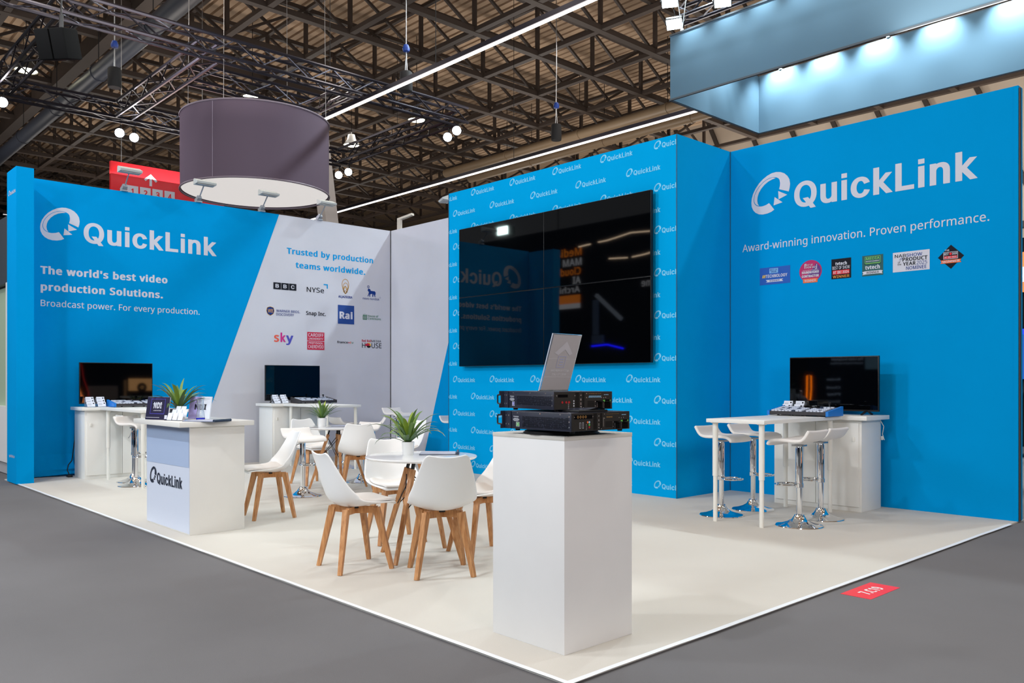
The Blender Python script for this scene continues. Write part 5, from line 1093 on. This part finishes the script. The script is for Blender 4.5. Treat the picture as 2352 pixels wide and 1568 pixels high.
for lab, y, x0, x1, r, c in (('dark round air duct below the roof in the upper left', 7.15, -44, -13, .22, (40, 44, 54)), ('tan air duct under the far roof, upper one', 23.0, -29, -8, .18, (132, 112, 88)), ('tan air duct under the far roof, lower one', 24.4, -29, -8, .18, (132, 112, 88))):
    t = thing('air_duct', lab, 'duct', (x0, y, 9.6 if y < 10 else 10.5), 0, 'round air ducts under the roof'); m = MB(); m.tube([(0, 0, 0), (x1-x0, 0, 0)], r, 14); m.build('pipe', mat('duct_%d' % c[0], rgb(*c), .45, var=.05, vscale=1), t)
    for k in range(1, int((x1-x0)/4)):
        m = MB(); m.tube([(k*4-.04, 0, 0), (k*4+.04, 0, 0)], r+.02, 14); m.build('duct_joint', MATS['duct_%d' % c[0]], t)
        m = MB(); m.tube([(k*4, 0, r), (k*4, 0, 12.94-t.location.z)], .012, 5); m.build('hanger', BLACKM, t)
t = thing('sprinkler_pipe', 'thin red sprinkler pipe under the roof, upper left', 'pipe', (-40, 8.6, 12.72)); m = MB(); m.tube([(0, 0, 0), (26, 0, 0)], .05, 8); m.build('pipe', mat('red_pipe', rgb(150, 30, 28), .4), t)

# ------------------------------------------------------------------ hanging signs
t = thing('hanging_drum', 'large purple grey fabric drum hanging above the left wall, white underneath', 'hanging sign', (-16.0, 7.77, 5.12))
DRUM = mat('mauve_fabric', rgb(94, 82, 96), .8, spec=.15)
m = MB(); m.lathe([(1.45, 0), (1.45, 1.46)], 96); m.lathe([(1.43, 1.46), (1.43, .03)], 96); m.build('fabric_skin', DRUM, t)
m = MB(); m.lathe([(0, .03), (1.43, .03)], 96); m.build('bottom_disc', mat('glowing_white_fabric', rgb(236, 230, 226), .8, emit=(1, .96, .93, 1), estr=.8), t, 'white underside with an added glow')  # emission put into the fabric to brighten the underside, no lamp inside
for z in (.0, 1.46):
    m = MB(); m.tube([(1.455*cos(a*pi/48), 1.455*sin(a*pi/48), z) for a in range(96)], .018, 6, closed=True); m.build('rim', mat('mauve_rim', rgb(126, 116, 128), .5), t)
for a in (.9, 2.2, 3.95, 5.4):
    m = MB(); m.tube([(1.4*cos(a), 1.4*sin(a), 1.46), (1.4*cos(a)*.96, 1.4*sin(a)*.96, 12.94-5.12)], .006, 5); m.build('cable', STEEL, t)
m = MB(); a = -1.02; m.bar((1.453*cos(a), 1.453*sin(a), .02), (1.453*cos(a), 1.453*sin(a), 1.44), .006, .006); m.build('seam', mat('seam_grey', rgb(150, 140, 156), .7), t, smooth=0)
t = thing('hanging_sign', 'red hanging sign with a white arrow and boxed numbers behind the left wall', 'hanging sign', (-20.8, 6.45, 4.5))
m = MB(); m.box((-.05, 0, 0), (.05, 2.75, 1.99)); m.build('panel', mat('red_sign_print', rgb(222, 20, 36), .5), t, smooth=0)
S = Sheet((.05, 0, 0), (0, 1, 0), (0, 0, 1), t, off=.004); S.start(); S.fill([(.88, 1.53), (.94, 1.53), (.94, 1.72), (1.03, 1.635), (1.07, 1.675), (.91, 1.82), (.75, 1.675), (.79, 1.635), (.88, 1.72)]); S.end('arrow', LETTER)
for i in range(4): S.start().rect(.37+i*.289, 1.20, .37+i*.289+.25, 1.475); S.end('number_box', LETTER)
S.start(1)
for i in range(4): S.text('1234'[i], .37+i*.289+.085, 1.265, .37+i*.289+.085+(.055 if i == 0 else .09), .145, 'N', 44)
S.end('numbers', MATS['red_sign_print'])
for y in (.25, 2.2):
    m = MB(); m.tube([(0, y, 1.99), (0, y, 12.94-4.5)], .008, 5); m.build('cable', STEEL, t)
t = thing('square_hanging_banner', 'large grey blue square banner ring lit from above, hanging over the right wall', 'hanging sign', (-8.93, 12.16, 6.3))
TEAL = mat('grey_blue_fabric', rgb(86, 114, 132), .8, spec=.15)
for nm, a, b in (('front_panel', (0, 0, 0), (9, .03, 1.15)), ('side_panel', (0, .03, 0), (.03, 2.95, 1.13)), ('back_panel', (.03, 2.92, 0), (9, 2.95, 1.13)), ('side_panel', (8.97, .03, 0), (9, 2.92, 1.13))):
    m = MB(); m.box(a, b); m.build(nm, TEAL, t, smooth=0)
m = MB()
for z in (.0, 1.14):
    P = [(0, 0, z), (9, 0, z), (9, 2.95, z), (0, 2.95, z)]
    for i in range(4): m.bar(P[i], P[(i+1) % 4], .035, .03)
m.build('frame', mat('dark_frame_tube', rgb(70, 80, 88), .4), t, smooth=0)
for x, y in ((.25, 0), (2.6, 2.93), (4.8, 2.93), (.5, 2.93), (7, 0), (7, 2.93)):
    m = MB(); m.tube([(x, y, 1.15), (x-.12, y, 1.9), (x-.12, y, 12.94-6.3)], .008, 5); m.tube([(x, y, 1.15), (x+.12, y, 1.9)], .008, 5); m.lathe([(.0, 0), (.03, .01), (.03, .05), (0, .06)], 10, (x, y, 1.14)); m.build('cable', mat('pale_steel_rope', rgb(210, 220, 224), .3), t)
box_truss('steel truss with bright floodlights above the square banner', (-9.6, 13.2, 8.35), (-3, 13.2, 8.35), .34)
def make_flood(label, loc, target, group):
    t = thing('floodlight', label, 'floodlight', loc, 0, group); t.rotation_euler = (Vector(target)-Vector(loc)).to_track_quat('Z', 'Y').to_euler()
    m = MB(); m.box((-.16, -.11, -.10), (.16, .11, 0), .02); m.build('housing', BLACKM, t); m = MB(); m.box((-.14, -.09, 0), (.14, .09, .008)); m.build('lens', FLOODE, t, smooth=0)
    m = MB(); m.tube([(.17, 0, -.04), (.18, 0, -.22), (-.18, 0, -.22), (-.17, 0, -.04)], .012, 6); m.build('bracket', BLACKM, t)
    M3 = t.rotation_euler.to_matrix(); a = Vector((0, 0, -.22)); m = MB(); m.tube([a, a+M3.inverted() @ (Vector((max(-9.5, loc[0]), 13.05, 8.20))-Vector(loc)-M3 @ a)], .012, 6); m.build('hanger', BLACKM, t); return t
FG = 'lit floodlights above the square banner'
for lab, loc, tg in (('lit floodlight above the banner corner, upper left one', (-9.45, 12.85, 8.42), (-7, 9, 3)), ('lit floodlight above the banner corner, lower left one', (-9.16, 12.60, 7.85), (-7, 8, 3)), ('lit floodlight above the banner, right of the other two', (-8.30, 12.85, 8.05), (-6, 9, 3))): make_flood(lab, loc, tg, FG)
# the banner's own lights: fronts washed from above outside, insides from above inside
for x in (-8.46, -7.75, -7.1, -6.4, -5.6, -4.6):
    lamp('SPOT', 'banner_front_light', (x, 11.93, 7.80), (x, 12.16, 6.5), 105, CYAN, .03, 84, .95)
for x in (-8.4, -7.5, -6.5, -5.45, -4.32):
    lamp('SPOT', 'banner_inner_light', (x, 14.83, 7.80), (x, 15.08, 6.4), 560, CYAN, .03, 96, .95)
lamp('SPOT', 'banner_inner_light', (-8.62, 13.6, 7.8), (-8.9, 13.7, 6.5), 480, CYAN, .03, 96, .95)
lamp('SPOT', 'drum_light', (-20.6, 2.6, 6.4), (-16.4, 7.4, 5.8), 900, (.96, .86, 1), .3, 50, .8)

# ================================================================== behind the stand
st_ = struct(MB().bar((-21.5, 13.5, -.2), (-22.4, 12.9, 8.6), .42, .42).build('wall_strut', mat('white_painted_steel', rgb(206, 200, 198), .5), smooth=0))
t = thing('banner_post', 'short white post top rising behind the corner of the grey walls', 'post', (-12.95, 9.15, 0))
m = MB(); m.bar((0, 0, 0), (.02, 0, 4.35), .10, .05); m.bar((-.02, 0, 4.35), (.30, .1, 4.42), .08, .04); m.build('post', mat('cream_paint', rgb(214, 208, 198), .5), t, smooth=0)
# neighbour at the left edge
t = thing('neighbour_booth', 'white neighbouring booth front at the far left edge', 'booth', (-12.84, 2.76, 0))
m = MB(); m.box((-3.5, .04, 0), (-.01, .25, .19)); m.build('base_plinth', mat('light_grey_base', rgb(182, 182, 186), .5), t, smooth=0)
m = MB(); m.box((-.50, .0, .17), (-.005, .25, 2.68)); m.box((-3.5, .0, .17), (-.50, .25, .95)); m.build('white_panel', WHITE2, t, smooth=0)
m = MB(); m.box((-3.5, .10, .95), (-.50, .14, 2.66)); m.build('window_panel', mat('pale_green_panel', rgb(176, 196, 170), .4), t, smooth=0)
m = MB(); m.box((-3.5, .02, 2.68), (-.02, .25, 3.62)); m.build('fascia', mat('dark_slate_board', rgb(62, 70, 78), .5), t, smooth=0)
# glimpse past the right wall's end
t = thing('exhibition_backdrop', 'dark exhibition stand seen past the right end of the blue wall', 'booth', (-4.6, 19.0, 0))
m = MB(); m.box((-3, 0, 0), (5, .2, 4.2)); m.build('black_wall', mat('black_drape', rgb(14, 14, 16), .9), t, smooth=0)
m = MB(); m.box((-3, -.06, 1.35), (5, 0, 2.25)); sc_ = m.build('blue_screen', mat('blue_screen_lit', rgb(10, 40, 110), .3, emit=(.02, .12, .5, 1), estr=1.2), t, smooth=0)
m = MB(); m.box((-3, -.06, 2.25), (5, 0, 2.36)); m.build('screen_bar', mat('blue_bar_lit', rgb(20, 40, 220), .3, emit=(.03, .06, .9, 1), estr=1.5), t, smooth=0)
m = MB(); m.box((-3, -.08, 3.1), (5, 0, 3.9)); m.build('orange_fascia', mat('orange_lit', rgb(240, 120, 40), .4, emit=(1, .35, .1, 1), estr=.8), t, smooth=0)
m = MB(); m.box((-3, -.1, 3.3), (5, -.07, 3.6)); m.build('white_band', mat('white_lit', rgb(230, 230, 235), .4, emit=(1, .95, .9, 1), estr=.8), t, smooth=0)
def make_person():
    t = thing('person', 'fair-haired person in dark clothes standing by the blue screen past the right wall', 'person', (-4.32, 16.2, -.012), R(140))
    me = bpy.data.meshes.new('body'); V = [((0, 0, .95), .15), ((0, .01, 1.12), .14), ((0, .0, 1.32), .16), ((0, 0, 1.45), .10), ((0, .01, 1.52), .055), ((0, .02, 1.60), .075), ((0, .02, 1.70), .085), ((0, .01, 1.77), .06)]
    E_ = [(i, i+1) for i in range(7)]
    for s in (-1, 1):
        n = len(V); V += [((s*.17, 0, 1.42), .065), ((s*.22, .02, 1.16), .05), ((s*.20, .16, .98), .04), ((s*.19, .22, .95), .03)]; E_ += [(3, n), (n, n+1), (n+1, n+2), (n+2, n+3)]
        n = len(V); V += [((s*.09, 0, .86), .095), ((s*.11, .02, .48), .065), ((s*.12, -.01, .08), .045), ((s*.13, .14, .035), .035)]; E_ += [(0, n), (n, n+1), (n+1, n+2), (n+2, n+3)]
    me.from_pydata([v for v, r in V], E_, []); o = bpy.data.objects.new('body', me); COL.objects.link(o); o.parent = t
    sk = o.modifiers.new('skin', 'SKIN'); 
    for i, (v, r) in enumerate(V): me.skin_vertices[0].data[i].radius = (r, r*.85)
    me.skin_vertices[0].data[0].use_root = True
    o.modifiers.new('sub', 'SUBSURF').levels = 2; bpy.context.view_layer.update(); dg = bpy.context.evaluated_depsgraph_get()
    nm = bpy.data.meshes.new_from_object(o.evaluated_get(dg)); o.modifiers.clear(); o.data = nm; nm.shade_smooth()
    skin = mat('skin', rgb(206, 160, 134), .5); cl = mat('dark_clothes', rgb(34, 38, 48), .8); nm.materials.clear(); nm.materials.append(skin); nm.materials.append(cl)
    for p in nm.polygons:
        c = p.center; p.material_index = 1 if (c.z < 1.50 and not (abs(c.x) > .15 and c.z < 1.0 and c.y > .16)) else 0
    m = MB(); bmesh.ops.create_icosphere(m.bm, subdivisions=3, radius=.105, matrix=Matrix.Translation((0, -.005, 1.715)) @ Matrix.Diagonal((.88, 1.0, .95, 1)))
    bmesh.ops.delete(m.bm, geom=[v for v in m.bm.verts if v.co.y > .055 and v.co.z < 1.76 or v.co.z < 1.64], context='VERTS'); m.build('hair', mat('fair_hair', rgb(166, 124, 80), .6), t)
    m = MB()
    for s in (-1, 1): m.lathe([(0, 0), (.011, .004), (.011, .012), (0, .016)], 10, (s*.032, .098, 1.69))
    m.build('eyes', mat('eye_dark', rgb(40, 36, 34), .3), t); m = MB(); m.bar((0, .095, 1.685), (0, .118, 1.655), .014, .012, .024, .02); m.build('nose', skin, t)
make_person()
# ================================================================== stands across the aisles, seen in the photo as reflections in the dark screens
DRAPE = mat('black_stand_drape', rgb(10, 11, 14), .95, spec=.05)
def glow(name, c, s): return mat(name, rgb(*c), .5, emit=tuple(lin(v) for v in c)+(1,), estr=s)
OGL, WGL, BGL, NEON = glow('orange_sign_lit', (250, 140, 40), 3.2), glow('white_sign_lit', (235, 238, 245), 2.2), glow('blue_tube_lit', (20, 20, 255), 22), glow('neon_orange_lit', (255, 120, 10), 45)
WARMT, GREYT = glow('warm_ribbon_lit', (255, 225, 190), 12), glow('pale_text_lit', (170, 190, 215), 2.6)
t = thing('opposite_stand', 'tall black stand across the aisle, mirrored in the right half of the video wall', 'booth', (-20.6, -5.0, -.012))
m = MB(); m.box((-8, -.2, 0), (7.0, 0, 6.4)); m.build('black_wall', DRAPE, t, smooth=0)
S = Sheet((20.6, .001, .012), (-1, 0, 0), (0, 0, 1), t, off=.004)     # reads from the stand's side: u = -x
S.o = Vector((20.6, .001, .012))
def U(x): return -x
S.start().ink(OGL)
S.text('Media', 18.36, 5.42, 19.5, .26, 'N', 30); S.text('Cloud', 18.40, 4.80, 19.3, .24, 'N', 30)
S.ink(WGL); S.text('MAM', 18.36, 5.10, 19.2, .24, 'N', 30); S.text('AI', 18.40, 4.50, 18.75, .24, 'N', 30); S.text('Archive', 18.38, 4.22, 19.7, .20, 'N', 20)
S.rect(18.36, 3.70, 19.80, 3.86); S.ink(OGL).rect(18.36, 3.86, 19.80, 4.14); S.end('lit_lettering')
S.start(); S.text('me', 15.45, 4.18, 15.85, .22, 'N', 20); S.end('lit_lettering', WGL)
m = MB(); m.tube([(20.6-17.76-20.6+20.6-20.6+0 if 0 else -17.76+20.6, .12, 2.44), (-17.1+20.6, .14, 2.47), (-16.47+20.6, .12, 2.33)], .025, 8); m.build('blue_tube', BGL, t)
for P in ([(-18.38, 5.68), (-17.87, 5.71)], [(-17.54, 5.73), (-17.2, 5.74), (-16.91, 5.77), (-16.22, 5.86), (-15.47, 5.81)], [(-17.09, 5.16), (-16.35, 5.11)], [(-16.17, 5.11), (-15.71, 5.14), (-15.2, 5.2)]):
    m = MB(); m.tube([(x+20.6, .12, z) for x, z in P], .018, 6); m.build('light_ribbon', WARMT, t)
m = MB(); m.bar((-17.59+20.6, .10, 4.06), (-16.56+20.6, .10, 3.24), .10, .10); m.build('slanted_beam', glow('pale_beam_lit', (190, 205, 225), .9), t, smooth=0)
m = MB(); m.box((-17.70+20.6, .05, 2.8), (-17.52+20.6, .15, 3.9)); m.box((-17.74+20.6, .05, 2.52), (-17.3+20.6, .15, 2.78)); m.build('lit_post', glow('dim_post_lit', (90, 110, 140), .7), t, smooth=0)
t = thing('opposite_stand', 'low dark stand across the aisle, mirrored in the right-hand television', 'booth', (-11.0, -5.0, -.012))
m = MB(); m.box((-2.5, -.2, 0), (2.4, 0, 2.7)); m.build('black_wall', mat('midnight_stand_drape', rgb(10, 26, 48), .9, spec=.05), t, smooth=0)
m = MB(); m.box((-1.1, .002, .1), (-.35, .02, 2.0)); m.build('black_panel', DRAPE, t, smooth=0)
m = MB(); m.tube([(-.36, .06, .72), (-.34, .06, 1.1), (-.34, .06, 1.47), (-.22, .06, 1.47), (-.22, .06, 1.1), (-.25, .06, .72)], .010, 6); m.build('neon_tube', NEON, t)
S = Sheet((-11.0+11.0, .002, .012), (-1, 0, 0), (0, 0, 1), t, off=.004)
S.start().text('The LiveU EcoSystem', -1.22, 1.87, -.34, .07, 'N', 30); S.text('transforming live workflows', -1.20, 1.77, -.31, .05, 'N', 4)
for z, st in ((1.33, 'Receive'), (1.11, 'Cloud'), (.93, 'Play'), (.73, 'Store'), (.55, 'Direct')): S.text(st, -.58, z, -.21, .06, 'N', 16)
S.end('lit_lettering', GREYT)
m = MB(); m.box((1.28, .01, 1.64), (1.75, .05, 2.05)); m.build('lit_pane', glow('pale_pane_lit', (120, 160, 185), .9), t, smooth=0)
for lab, loc in (('lit floodlight across the aisle, mirrored in the top left screen', (-26.1, -9, 7.7)), ('lit floodlight across the aisle, mirrored at the seam of the top screens', (-23.3, -9, 7.15))):
    t = thing('floodlight', lab, 'floodlight', loc, 0, 'lit floodlights across the aisle'); m = MB(); m.box((-.35, -.2, -.2), (.35, .2, .2), .03); m.build('housing', BLACKM, t)
    m = MB(); m.box((-.32, .20, -.17), (.32, .215, .17)); m.build('lens', glow('flood_glass_lit', (225, 255, 250), 60), t, smooth=0); m = MB(); m.tube([(0, 0, .2), (0, 0, 12.94-loc[2])], .02, 6); m.build('hanger', BLACKM, t)
t = thing('lit_screen_wall', 'amber lit screen beyond the right aisle, mirrored in the left television', 'screen', (7.0, 9.9, -.012))
m = MB(); m.box((.05, -2.5, 0), (.4, 3.2, 3.4)); m.build('black_wall', DRAPE, t, smooth=0)
AMB = glow('amber_screen_lit', (226, 170, 110), 6)
m = MB(); m.box((0, .52, .98), (.05, 1.5, 1.42)); m.build('amber_screen', AMB, t, smooth=0)
m = MB(); m.box((0, .36, .55), (.05, .44, 1.36)); m.build('lit_edge', glow('amber_edge_lit', (170, 130, 90), 1.6), t, smooth=0)
m = MB(); m.poly([(0, -1.25, .5), (0, -.9, .5), (0, -1.05, .85), (0, -1.2, 1.2), (0, -1.25, 1.2)]); m.bm.faces.ensure_lookup_table(); bmesh.ops.solidify(m.bm, geom=m.bm.faces[:], thickness=.03); m.build('amber_corner', AMB, t, smooth=0)
m = MB(); m.box((0, -.85, .45), (.05, .14, 1.16)); m.build('grey_panel', glow('grey_panel_lit', (130, 116, 108), .9), t, smooth=0)
m = MB(); m.tube([(-.02, -1.08, 1.95), (-.02, -1.0, 1.4), (-.02, -.85, .95), (-.02, -.82, .6)], .012, 6); m.build('red_tube', glow('red_tube_lit', (230, 50, 40), 5), t)
m = MB(); m.lathe([(0, 0), (.17, 0), (.17, .03), (0, .03)], 24); o = m.build('round_mark', DRAPE, t, rot=(0, R(-90), 0), loc=(-.001, .97, 1.10)); m = MB(); m.tube([(-.034, .97+.045*cos(a*pi/12), 1.10+.045*sin(a*pi/12)) for a in range(24)], .010, 6, closed=True); m.build('ring_mark', AMB, t)
